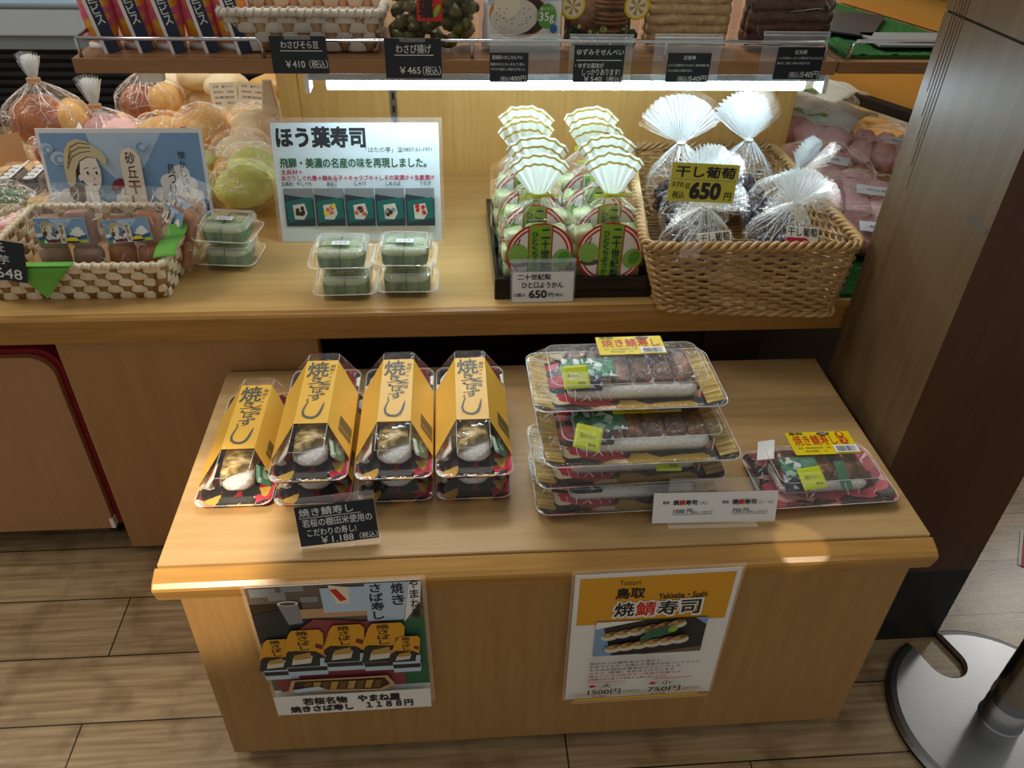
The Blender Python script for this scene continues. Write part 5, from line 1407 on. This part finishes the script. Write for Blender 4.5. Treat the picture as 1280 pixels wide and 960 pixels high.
RB = [((0.268, 0.635, 0.560), (-0.10, -0.04, 0.0), 'raisin bag with tall pleated clear top at back left of the wicker basket'),
      ((0.378, 0.650, 0.560), (-0.05, 0.06, 0.5), 'raisin bag with tall pleated clear top at back right of the wicker basket'),
      ((0.262, 0.535, 0.565), (0.30, -0.10, 0.3), 'raisin bag with forward-tilted top at middle left of the wicker basket'),
      ((0.385, 0.545, 0.565), (0.35, 0.12, 0.9), 'raisin bag with forward-tilted top at middle right of the wicker basket'),
      ((0.248, 0.450, 0.548), (0.22, -0.05, 0.1), 'raisin bag at front left of the wicker basket, half behind the yellow card'),
      ((0.372, 0.452, 0.550), (0.18, 0.08, 0.0), 'raisin bag with white printed label at front right of the wicker basket')]
for i, (l, e, lab) in enumerate(RB):
    o = raisin_bag(i + 1, i in (4, 5), i < 2); o['label'] = lab; o.location = l
    o.rotation_euler = e

# dried sweet potato bags ------------------------------------------------------
def potato_bag(label, loc, lean, rz, tiltlab, seed, mauve, size=1.0):
    t = thing('sweet_potato_bag', label, 'bag of sweet potato', mat=Matrix.Translation(loc) @ Matrix.Rotation(rz, 4, 'Z') @ Matrix.Rotation(-lean, 4, 'X') @ Matrix.Scale(size, 4), group='dried sweet potato bags in the pale chip basket')
    m = MB().m('sweet_potato_mauve' if mauve else 'sweet_potato'); m.smooth = True
    q = random.Random(seed)
    for k, (x, z, w, h) in enumerate([(-0.023, 0.032, 0.041, 0.058), (0.021, 0.030, 0.040, 0.054), (-0.021, 0.078, 0.038, 0.050), (0.022, 0.084, 0.040, 0.056)]):
        m.X = Matrix.Translation((x, 0.003 * (k % 2) - 0.002, z)) @ Matrix.Rotation(q.uniform(-.12, .12), 4, 'Y') @ Matrix.Rotation(pi / 2, 4, 'X')
        def lay(sc, zz, k=k, w=w, h=h): return [(px * (1 + 0.10 * mnoise.noise((px * 90, py * 90, k))), py * (1 + 0.08 * mnoise.noise((px * 80, py * 80, k + 5))), zz + 0.0015 * mnoise.noise((px * 70, py * 70, zz * 90))) for px, py, _ in rr(w * sc, h * sc, 0.010, 0, 5)]
        m.loft([lay(0.82, -0.008), lay(1.0, -0.005), lay(1.0, 0.004), lay(0.86, 0.008), lay(0.4, 0.0088)])
    m.X = None; m.build('dried_slices', t)
    m = MB().m('bag_thick'); m.smooth = False; m.grid(pouch(0.112, 0.150, 0.034, seed, 0.0035), 70, 44, True); glint_creases(m, pouch(0.112, 0.150, 0.034, seed, 0.0035), 22, seed, 0.0007, False, 0.18, (0.1, 0.95)); glint_creases(m, pouch(0.112, 0.150, 0.034, seed, 0.0035), 14, seed + 2, 0.0006, True, 0.14, (0.6, 0.96)); m.build('clear_bag', t)
    c = Card(0.070, 0.037)
    tottori_picture(c, False); c.ell('maroon', 0.35, 0.86, 0.13, 0.07); c.ell('yellow', 0.72, 0.80, 0.11, 0.09); c.ell('ink', 0.72, 0.9, 0.15, 0.04)
    c.vwords('ink', '砂丘干し芋', 0.545, 0.20, 0.90, 0.075, 0.01)
    p = c.build(t, 'white', 0.0005, 'picture_label', 'seaside_picture')
    p.matrix_local = Matrix.Translation((0.002, -0.0215, 0.068)) @ Matrix.Rotation(pi / 2, 4, 'X') @ Matrix.Rotation(tiltlab, 4, 'Z')
    return t
potato_bag('dried sweet potato bag with straight picture label at left in the pale chip basket', (-0.678, 0.484, 0.524), 0.16, 0.02, -0.01, 1, True)
potato_bag('dried sweet potato bag with tilted picture label at centre of the pale chip basket', (-0.588, 0.492, 0.524), 0.18, -0.05, 0.10, 5, False, 0.94)
potato_bag('dried sweet potato bag turned sideways at right end of the pale chip basket', (-0.556, 0.548, 0.520), 0.42, -0.85, 0.0, 9, False, 0.84)
potato_bag('dried sweet potato bag standing behind the others at back of the pale chip basket', (-0.566, 0.600, 0.518), 0.50, -0.80, 0.0, 13, False, 0.80)

# breads ------------------------------------------------------------------------
def film(m, c, r, seed, wob=0.12, up=1.25):
    m.m('bag_clear'); m.smooth = False
    def f(u, v):
        th = 2 * pi * u; ph = -pi / 2 + pi * v
        d = Vector((cos(ph) * cos(th), cos(ph) * sin(th), sin(ph)))
        k = 1 + wob * 0.8 * mnoise.noise(d * 1.8 + Vector((seed * 5, 0, seed))) + wob * 0.55 * ridged(d, 2.6, seed)
        z = d.z * r[2] * k
        if z < 0: z = max(z, -r[2] * 0.96)
        return (c[0] + d.x * r[0] * k, c[1] + d.y * r[1] * k, c[2] + z)
    m.grid(f, 60, 36, True)
    glint_creases(m, f, 58, seed, 0.0008, False, 0.17, (0.45, 0.97))

def tied_bread(label, loc, buns, h, w, tuft, lean=(0, 0), tie='tan', lab=None, seed=0):
    t = thing('bread_bag', label, 'bagged bread', loc, group='breads in clear bags at back left of the shelf')
    for k, (x, y, z, rx, ry, rz, mt) in enumerate(buns):
        m = MB().m(mt); m.smooth = True; m.ball((x, y, z), (rx, ry, rz), 24, 16, 0.10, seed + k, 0.25); m.build('bread', t)
    m = MB().m('bag_clear'); m.smooth = False
    def body(u, v):
        a = 2 * pi * u
        prof = min(1, 0.80 + v * 1.2) if v < 0.5 else 0.08 + 0.92 * (1 - ((v - 0.5) / 0.5) ** 1.5)
        cre = 1 + 0.05 * v * (1 if int(round(u * 44)) % 2 else -1) + 0.10 * mnoise.noise((cos(a) * 1.6 + seed, sin(a) * 1.6, v * 3)) + 0.05 * ridged((cos(a), sin(a), v * 2), 2.2, seed)
        return (w * prof * cre * cos(a) + lean[0] * max(0, v - 0.5) * 2, w * 0.9 * prof * cre * sin(a) + lean[1] * v, h * v + 0.001)
    m.grid(body, 60, 30, True); glint_creases(m, body, 26, seed, 0.0006, True, 0.38, (0.30, 0.97)); glint_creases(m, body, 22, seed + 3, 0.0006, False, 0.2, (0.3, 0.8)); m.build('clear_bag', t)
    m = MB().m(tie); m.X = Matrix.Translation((lean[0], lean[1], h)); m.loft([rr(0.026, 0.013, 0.005, -0.004, 4), rr(0.026, 0.013, 0.005, 0.006, 4)]); m.build('tape_tie', t)
    m = MB().m('bag_fan'); m.X = Matrix.Translation((lean[0], lean[1], h + 0.004)) @ Matrix.Rotation(lean[0] * 5, 4, 'Y')
    fan(m, tuft, R(-24), R(26), 0.008, 9, 0.006, 0.05, None, 7, seed); fan(m, tuft * 0.85, R(-15), R(30), 0.008, 7, 0.009, 0.2, None, 7, seed + 1)
    m.build('bag_tuft', t)
    if lab:
        m = MB(); m.X = Matrix.Translation(lab[0]) @ Matrix.Rotation(pi / 2 - 0.7, 4, 'X') @ Matrix.Rotation(lab[1], 4, 'Z'); m.m('white').box(-0.022, 0.022, -0.017, 0.017, 0, 0.0006)
        m.m('ink')
        for k in range(4): m.text('名称　菓子パン', 0, 0.011 - k * 0.007, 0.034, 0.004, 0.0009)
        m.build('paper_label', t)
tied_bread('large brown loaf in a clear bag tied with tan tape, leftmost of the breads', (-0.935, 1.080, HS), [(-0.015, 0, 0.055, 0.062, 0.06, 0.056, 'bread_crust'), (0.045, 0.01, 0.058, 0.036, 0.045, 0.042, 'bread_golden')], 0.138, 0.082, 0.052, (-0.004, 0), 'tan', None, 1)
tied_bread('clear tied bag of pink-brown slices with paper label between the two brown breads', (-0.830, 1.095, HS), [(-0.01, 0, 0.036, 0.05, 0.05, 0.03, 'mauve_food'), (0.03, -0.02, 0.035, 0.04, 0.04, 0.028, 'pink_food')], 0.082, 0.066, 0.060, (-0.012, 0), 'tan', ((-0.052, -0.048, 0.050), 0.5), 2)
tied_bread('clear tied bag with dark and golden bun right of the slices', (-0.780, 1.235, HS), [(-0.02, 0, 0.044, 0.044, 0.046, 0.042, 'bread_crust'), (0.032, 0.0, 0.048, 0.036, 0.042, 0.042, 'bread_golden')], 0.118, 0.072, 0.05, (0.002, 0), 'tan', None, 3)

def wrapped_bun(label, loc, r, mt, seed, extra=None, flat=0.3):
    t = thing('wrapped_bun', label, 'wrapped bread', loc, group='breads in clear bags at back left of the shelf')
    m = MB().m(mt); m.smooth = True; m.ball((0, 0, r[2] * 0.80), r, 26, 16, 0.07, seed, flat)
    m.build('bun', t)
    if extra:
        for k, (x, y, z, rr_, mt2) in enumerate(extra):
            m = MB().m(mt2); m.smooth = True; m.ball((x, y, z), rr_, 18, 12, 0.08, seed + k + 5, 0.2); m.build('topping' if rr_[0] < 0.02 else 'bun', t)
    m = MB(); film(m, (0, 0, r[2] * 1.02), (r[0] * 1.16, r[1] * 1.14, r[2] * 1.06), seed); m.build('clear_wrap', t)
    return t
wrapped_bun('small golden bun in clear wrap right behind the blue illustrated sign', (-0.715, 1.085, HS), (0.050, 0.046, 0.036), 'bread_golden', 11)
wrapped_bun('golden bun with dark spot in clear wrap under the labelled bread bag', (-0.628, 1.085, HS), (0.053, 0.050, 0.044), 'bread_golden', 12, [(-0.030, -0.036, 0.052, (0.008, 0.006, 0.007), 'bread_crust')])
wrapped_bun('pale bun in crinkled wrap left of the backboard post', (-0.520, 1.09, HS), (0.054, 0.050, 0.044), 'bread_pale', 13)
wrapped_bun('pale bun in crinkled wrap just above the green melon breads', (-0.527, 0.975, HS), (0.055, 0.048, 0.036), 'bread_pale', 14)
wrapped_bun('yellow-green melon bread in clear wrap, back left of the four melon breads', (-0.603, 0.905, HS), (0.046, 0.044, 0.034), 'bread_melon', 15)
wrapped_bun('yellow-green melon bread in clear wrap, back right of the four melon breads', (-0.492, 0.875, HS), (0.050, 0.048, 0.040), 'bread_melon', 16, [(-0.052, 0.0, 0.035, (0.019, 0.03, 0.022), 'bread_golden')])
wrapped_bun('yellow-green melon bread in clear wrap, front left of the four melon breads', (-0.592, 0.800, HS), (0.044, 0.042, 0.034), 'bread_melon', 17)
wrapped_bun('large yellow-green melon bread in clear wrap, nearest the white sign', (-0.487, 0.778, HS), (0.053, 0.047, 0.042), 'bread_melon', 18)
o = wrapped_bun('clear bag of white buns with a red flower mark below the upper shelf', (-0.680, 1.320, HS), (0.058, 0.05, 0.034), 'bread_pale', 19, [(0.0, -0.02, 0.083, (0.05, 0.045, 0.032), 'bread_pale'), (-0.055, 0.0, 0.06, (0.045, 0.045, 0.034), 'bread_pale'), (0.033, -0.045, 0.050, (0.006, 0.003, 0.006), 'red')])
def labelled_bag():
    t = wrapped_bun('clear bag of pale rolls carrying two white paper labels left of the post', (-0.560, 1.230, HS), (0.068, 0.05, 0.040), 'bread_pale', 21, [(0.05, 0.0, 0.08, (0.05, 0.045, 0.03), 'bread_golden'), (-0.045, 0, 0.085, (0.05, 0.045, 0.03), 'bread_pale')])
    for x, rz in ((-0.036, 0.04), (0.022, -0.08)):
        m = MB(); m.X = Matrix.Translation((x, -0.067, 0.085)) @ Matrix.Rotation(pi / 2 - 0.3, 4, 'X') @ Matrix.Rotation(rz, 4, 'Z'); m.m('cream').box(-0.028, 0.028, -0.026, 0.026, 0, 0.0007)
        m.m('inkgrey')
        for k, s in enumerate(['名称　菓子パン', '原材料名　小麦粉', '消費期限', '価格　（税込）']): m.text(s, 0, 0.018 - k * 0.011, 0.042, 0.005, 0.001)
        m.build('paper_label', t)
labelled_bag()
def paper_wedge():
    t = thing('paper_wedge', 'narrow cream paper packet standing against the backboard post', 'packet', (-0.488, 1.10, HS))
    m = MB().m('cream'); m.loft([rr(0.050, 0.03, 0.004, 0.0, 2), rr(0.046, 0.03, 0.004, 0.05, 2), rr(0.018, 0.012, 0.003, 0.135, 2)]); m.build('packet', t)
    m = MB().m('inkgrey'); m.X = Matrix.Translation((0, -0.0165, 0.05)) @ Matrix.Rotation(pi / 2 - 0.08, 4, 'X')
    for k in range(4): m.text('消費期限　税込', 0, 0.02 - k * 0.009, 0.026, 0.004, 0.0015)
    m.build('lettering', t)
paper_wedge()

# sushi rolls and small packs at the far left -------------------------------------
for k, x in enumerate((-0.935, -0.893, -0.852)):
    t = thing('roll_sushi_pack', ['slim clear pack of dark roll sushi at the very left edge', 'slim clear pack of dark roll sushi between its two neighbours by the sign', 'slim clear pack of dark roll sushi touching the blue illustrated sign'][k], 'sushi pack', (x, 0.875, HS), group='slim roll sushi packs at left edge')
    m = MB().m('nori'); m.loft([rr(0.028, 0.07, 0.008, 0.003, 3), rr(0.032, 0.075, 0.008, 0.022, 3), rr(0.024, 0.068, 0.008, 0.030, 3)]); m.build('sushi_roll', t)
    m = MB().m('rice'); m.smooth = True
    for j in range(4): m.ball((0, -0.027 + j * 0.018, 0.028), (0.010, 0.007, 0.006), 10, 8, 0.2, j)
    m.build('rice_filling', t)
    m = MB().m('lid_crisp'); m.loft([rr(0.038, 0.085, 0.006, 0.001, 3), rr(0.041, 0.088, 0.006, 0.018, 3), rr(0.036, 0.08, 0.006, 0.036, 3)]); m.build('clear_lid', t)
    m = MB().m('white'); m.box(0.016, 0.0195, -0.042, 0.042, 0.0365, 0.0375); m.build('label_strip', t)
def small_pack(name, label, loc, w, d, h, mt, n, seed):
    t = thing(name, label, 'snack pack', loc)
    m = MB().m(mt); m.smooth = True; q = random.Random(seed)
    for k in range(n): m.X = Matrix.Translation((q.uniform(-.35, .35) * w, q.uniform(-.35, .35) * d, h * q.uniform(0.25, 0.6))) @ Matrix.Rotation(q.uniform(0, 3), 4, 'Z'); m.ball((0, 0, 0), (w * 0.22, d * 0.12, h * 0.2), 10, 8, 0.3, k)
    m.X = None; o = m.build('contents', t); o['kind'] = 'stuff'
    m = MB(); film(m, (0, 0, h * 0.52), (w * 0.56, d * 0.56, h * 0.54), seed, 0.18); m.build('clear_bag', t)
small_pack('snack_bag', 'crinkled clear bag of brown shredded snack left of the blue illustrated sign', (-0.885, 0.968, HS), 0.09, 0.075, 0.07, 'bread_crust', 26, 3)
small_pack('snack_bag', 'clear pack of dark green food at the left edge behind the chip basket', (-0.905, 0.775, HS), 0.075, 0.075, 0.045, 'leaf_dark', 16, 5)
small_pack('snack_bag', 'clear pack of pink and cream food at the left edge above the black card', (-0.860, 0.660, HS), 0.085, 0.085, 0.05, 'pink_food', 16, 7)
m = MB().m('tan_card'); m.X = Matrix.Translation((-0.975, 0.955, HS)) @ Matrix.Rotation(0.5, 4, 'Z') @ Matrix.Rotation(-0.3, 4, 'X'); m.box(-0.033, 0.033, 0, 0.002, 0.012, 0.07); m.X = None
tag(m.build('tan_card'), 'tan card standing upright at left edge before the floor', 'card')
def rim_tray():
    t = thing('paper_tray', 'shallow tray with salmon rim and grey paper at left edge of the shelf', 'tray', (-0.92, 0.50, HS))
    m = MB().m('grey'); m.box(-0.09, 0.115, -0.09, 0.09, 0, 0.003); m.build('grey_paper', t)
    m = MB().m('salmon'); m.box(-0.09, 0.105, -0.09, 0.09, 0.0032, 0.02); m.build('rim_block', t, 0.002)
rim_tray()

# pink packs between backboard and pillar --------------------------------------------
def pink_pack(label, loc, rz, w, d, h, mt, seed, tilt=0.0, leaf=False):
    t = thing('pink_snack_pack', label, 'snack pack', mat=Matrix.Translation(loc) @ Matrix.Rotation(rz, 4, 'Z') @ Matrix.Rotation(tilt, 4, 'X'), group='pink packs piled beside the pillar')
    m = MB().m(mt); m.smooth = True; q = random.Random(seed)
    for k in range(7):
        x = (-0.36 + 0.24 * (k % 4)) * w; y = (-0.22 if k < 4 else 0.22) * d
        m.X = Matrix.Translation((x, y, h * 0.42)) @ Matrix.Rotation(q.uniform(-.4, .4), 4, 'Z'); m.ball((0, 0, 0), (w * 0.17, d * 0.30, h * 0.38), 14, 10, 0.2, seed + k)
    m.X = None; o = m.build('contents', t)
    m = MB(); film(m, (0, 0, h * 0.55), (w * 0.52, d * 0.52, h * 0.56), seed, 0.16); m.build('clear_bag', t)
    if leaf:
        m = MB().m('pear_fan'); m.smooth = True
        m.grid(lambda u, v: ((u - 0.5) * w * 1.05, (v - 0.45) * d * 1.05, h * (1.08 + 0.16 * mnoise.noise((u * 5, v * 5, seed)) - 0.9 * (v - 0.45) ** 2 - 0.3 * (u - 0.5) ** 2)), 20, 16)
        m.m('leafgreen'); m.grid(lambda u, v: (-0.1 * w + u * 0.35 * w, -0.42 * d + v * 0.12 * d, h * (0.98 + 0.05 * sin(u * 9))), 8, 4); m.build('printed_film', t, solid=0.0005)
    else:
        m = MB(); m.X = Matrix.Translation((w * 0.06, -d * 0.30, h * 0.97)) @ Matrix.Rotation(0.3, 4, 'X'); m.m('white').box(-w * 0.22, w * 0.22, -0.012, 0.012, 0, 0.0006); m.m('ink').text('税込価格', 0, 0, w * 0.25, 0.006, 0.0009); m.build('paper_label', t)
    return t
TZ = HS + 0.010
pink_pack('clear pack with pale green leaf print at the back of the pink pile', (0.735, 1.28, TZ), -0.9, 0.24, 0.15, 0.075, 'pink_food', 31, 0.0, True)
pink_pack('clear pack with white film top lying mid pile beside the backboard', (0.668, 1.070, TZ), -0.8, 0.22, 0.155, 0.085, 'pink_food', 32, 0.0, True)
pink_pack('pale pink pack nearest the right end of the backboard', (0.612, 0.842, TZ), -0.6, 0.18, 0.14, 0.07, 'pink_food', 33)
pink_pack('pale pink pack half hidden behind the timber pillar', (0.800, 0.930, TZ), -0.5, 0.17, 0.15, 0.07, 'pink_food', 34)
pink_pack('crinkled clear pink pack in the middle of the pile beside the pillar', (0.640, 0.700, TZ), -0.35, 0.18, 0.14, 0.065, 'pink_food', 35)
pink_pack('dark mauve pack at the front of the pile behind the wicker basket', (0.588, 0.570, TZ), -0.3, 0.17, 0.125, 0.055, 'mauve_food', 36)

# upper shelf goods --------------------------------------------------------------------
def confetti(label, loc, rz, seed):
    t = thing('confetti_pack', label, 'snack pack', loc, rz, 'confetti-coloured packs on the upper shelf')
    m = MB().m('confetti'); m.smooth = True; m.X = Matrix.Translation((0, 0, 0.006)); m.grid(pouch(0.050, 0.125, 0.034, seed, 0.002), 36, 20, True); m.X = None; m.m('white'); m.box(-0.02, 0.02, -0.010, 0.010, 0.0, 0.008); m.build('pouch', t)
    c = Card(0.021, 0.125)
    c.rect('white', 0.0, 0.0, 0.22, 1.0)
    c.vwords('chalk', '久ゑ巨ビス', 0.60, 0.16, 0.70, 0.5, 0.01)
    p = c.build(t, 'navy', 0.0016, 'header_card')
    p.matrix_local = Matrix.Translation((0.026, -0.020, 0.0)) @ Matrix.Rotation(-0.22, 4, 'Y') @ Matrix.Rotation(0.75, 4, 'Z') @ Matrix.Rotation(pi / 2, 4, 'X')
    return t
ordw = ['first', 'second', 'third', 'fourth', 'fifth']
for i in range(5):
    confetti('pink and orange confetti-patterned pack with navy strip, %s from the left on the upper shelf' % ordw[i], (-0.607 + 0.046 * i, 0.636 + 0.004 * (i % 2), ZU), -0.35, i + 1)

def shelf_bag(name, label, x, w, d, h, build, y=0.642, amp=0.004, seed=1, matn='bag_clear'):
    t = thing(name, label, 'snack bag', (x, y, ZU + 0.003))
    build(t, w, d, h)
    m = MB().m(matn); m.smooth = False; m.grid(pouch(w, h, d, seed, amp), 64, 40, True); glint_creases(m, pouch(w, h, d, seed, amp), 18, seed, 0.0005, False, 0.15, (0.05, 0.9)); m.build('clear_bag', t)
    return t
def beans(t, w, d, h):
    m = MB().m('bean_green'); m.smooth = True; q = random.Random(3)
    for k in range(70):
        m.X = Matrix.Translation((q.uniform(-.40, .40) * w, q.uniform(-.30, .30) * d, q.uniform(0.008, 0.09))) @ Matrix.Rotation(q.uniform(0, 3), 4, 'Z') @ Matrix.Rotation(q.uniform(-.7, .7), 4, 'Y'); m.ball((0, 0, 0), (0.017, 0.009, 0.009), 10, 8, 0.35, k)
    m.X = None; o = m.build('fried_beans', t); o['kind'] = 'stuff'
    c = Card(0.036, 0.05); c.words('ink', '揚', 0.08, 0.35, 0.62, 0.62, 0.02); c.words('ink', '福', 0.08, 0.62, 0.62, 0.90, 0.03); c.ell('lettergreen', 0.78, 0.72, 0.10, 0.18, -0.5)
    p = c.build(t, 'print_red', 0.0005, 'red_label', 'bean_print'); p.matrix_local = Matrix.Translation((-0.004, -d / 2 - 0.004, 0.043)) @ Matrix.Rotation(pi / 2 - 0.05, 4, 'X')
shelf_bag('bean_bag', 'clear bag of dark green fried beans with red label on the upper shelf', -0.136, 0.137, 0.071, 0.15, beans, 0.644, 0.004, 4)
def fish_cracker(t, w, d, h):
    m = MB().m('white'); m.smooth = True; m.grid(pouch(w * 0.985, h * 0.985, d * 0.94, 8, 0.003), 40, 24, True); p = m.build('printed_pouch', t)
    c = Card(w * 0.86, h * 0.8)
    c.rect('blue_pale', 0.0, 0.0, 1.0, 0.62)
    c.poly('white', [(0.0, 0.55), (1, 0.5), (1, 1), (0, 1)])
    c.ell('orange', 0.42, 0.66, 0.40, 0.26); c.ell('brown_dark', 0.45, 0.66, 0.37, 0.23); c.ell('rice_print', 0.36, 0.68, 0.33, 0.20, 0.15); c.ell('cream', 0.26, 0.56, 0.18, 0.13)
    q = random.Random(1)
    for k in range(26): c.ell('ink', 0.36 + q.uniform(-.25, .25), 0.70 + q.uniform(-.12, .12), 0.008, 0.006)
    c.ell('leafgreen', 0.80, 0.66, 0.13, 0.14); c.words('white', '食べきり', 0.71, 0.56, 0.88, 0.60); c.words('white', '35g', 0.70, 0.62, 0.90, 0.74, 0.01); c.ell('blue_deep', 0.90, 0.80, 0.05, 0.05)
    c.poly('blue_deep', [(0.68, 0.20), (0.80, 0.14), (0.93, 0.18), (0.99, 0.14), (0.98, 0.24), (0.92, 0.21), (0.80, 0.26)])
    c.words('ink', 'せん', 0.08, 0.26, 0.46, 0.37, 0.012); c.words('ink', '国産片口いわし使用', 0.22, 0.405, 0.76, 0.445)
    q_ = c.build(p, 'white', 0.0004, 'front_print', 'pouch_picture'); q_.matrix_local = Matrix.Translation((0, -d / 2 - 0.0025, 0.010)) @ Matrix.Rotation(pi / 2 - 0.03, 4, 'X')
shelf_bag('fish_cracker_bag', 'white and blue printed cracker bag on the upper shelf beside the beans', -0.005, 0.123, 0.058, 0.15, fish_cracker, 0.640, 0.003, 8)
def crackers(t, w, d, h):
    m = MB().m('senbei'); m.smooth = True
    for k in range(9):
        m.X = Matrix.Translation((0.012, 0.0, 0.012 + k * 0.0075)) @ Matrix.Rotation(0.06 * (k % 3 - 1), 4, 'X')
        m.loft([circ(0.026, 0, 24), circ(0.030, 0.002, 24), circ(0.030, 0.004, 24), circ(0.026, 0.006, 24)])
    m.X = Matrix.Translation((-0.020, -0.012, 0.05)) @ Matrix.Rotation(pi / 2, 4, 'X'); m.loft([circ(0.026, -0.003, 24), circ(0.030, 0, 24), circ(0.026, 0.003, 24)]); m.X = None; m.build('round_crackers', t)
    for x in (-0.046, 0.048):
        m = MB(); m.X = Matrix.Translation((x, -0.022, 0.062)) @ Matrix.Rotation(pi / 2, 4, 'X'); m.m('yellow').loft([circ(0.015, -0.004, 20), circ(0.019, 0.0, 20), circ(0.017, 0.003, 20)]); m.m('cream'); m.ell(0, 0, 0.0145, 0.0145, 0.0034); m.m('gold')
        for k in range(6): m.poly([(0, 0), (0.012 * cos(k * pi / 3), 0.012 * sin(k * pi / 3)), (0.012 * cos(k * pi / 3 + 0.5), 0.012 * sin(k * pi / 3 + 0.5))], 0.0038)
        m.build('printed_citrus', t)
    m = MB().m('toppings'); m.smooth = True; q = random.Random(8)
    for k in range(40): m.ball((q.uniform(-.42, .42) * w, -0.024 + q.uniform(-.006, .006), q.uniform(0.006, 0.034)), (0.006, 0.004, 0.005), 8, 6, 0.4, k)
    o = m.build('green_garnish', t); o['kind'] = 'stuff'
    m = MB().m('black'); m.box(-w * 0.45, w * 0.45, 0.020, 0.022, 0.004, h * 0.9); m.build('black_backing', t)
shelf_bag('cracker_bag', 'clear bag of round brown crackers and yellow citrus print on the upper shelf', 0.111, 0.112, 0.060, 0.15, crackers, 0.642, 0.003, 11)
def sticks(mt, n, w, rad):
    def b(t, w_, d, h):
        for k in range(n):
            m = MB().m(mt); m.smooth = True
            for sgn, yy in ((0, -0.012), (0, 0.012)):
                P = [(-w / 2 + w * j / 10, yy + 0.002 * sin(j + k), 0.004 + rad + k * rad * 1.75 + 0.001 * sin(j * 1.3 + k * 2)) for j in range(11)]
                m.tube(P, rad, 12)
            m.build('cracker_stick', t)
    return b
shelf_bag('stick_bag', 'clear bag of stacked pale brown stick crackers on the upper shelf', 0.243, 0.142, 0.067, 0.15, sticks('stick_pale', 7, 0.121, 0.0083), 0.651, 0.003, 14)
shelf_bag('stick_bag', 'clear bag of stacked dark brown stick crackers on the upper shelf', 0.399, 0.149, 0.068, 0.15, sticks('stick_dark', 6, 0.125, 0.0094), 0.654, 0.003, 17)
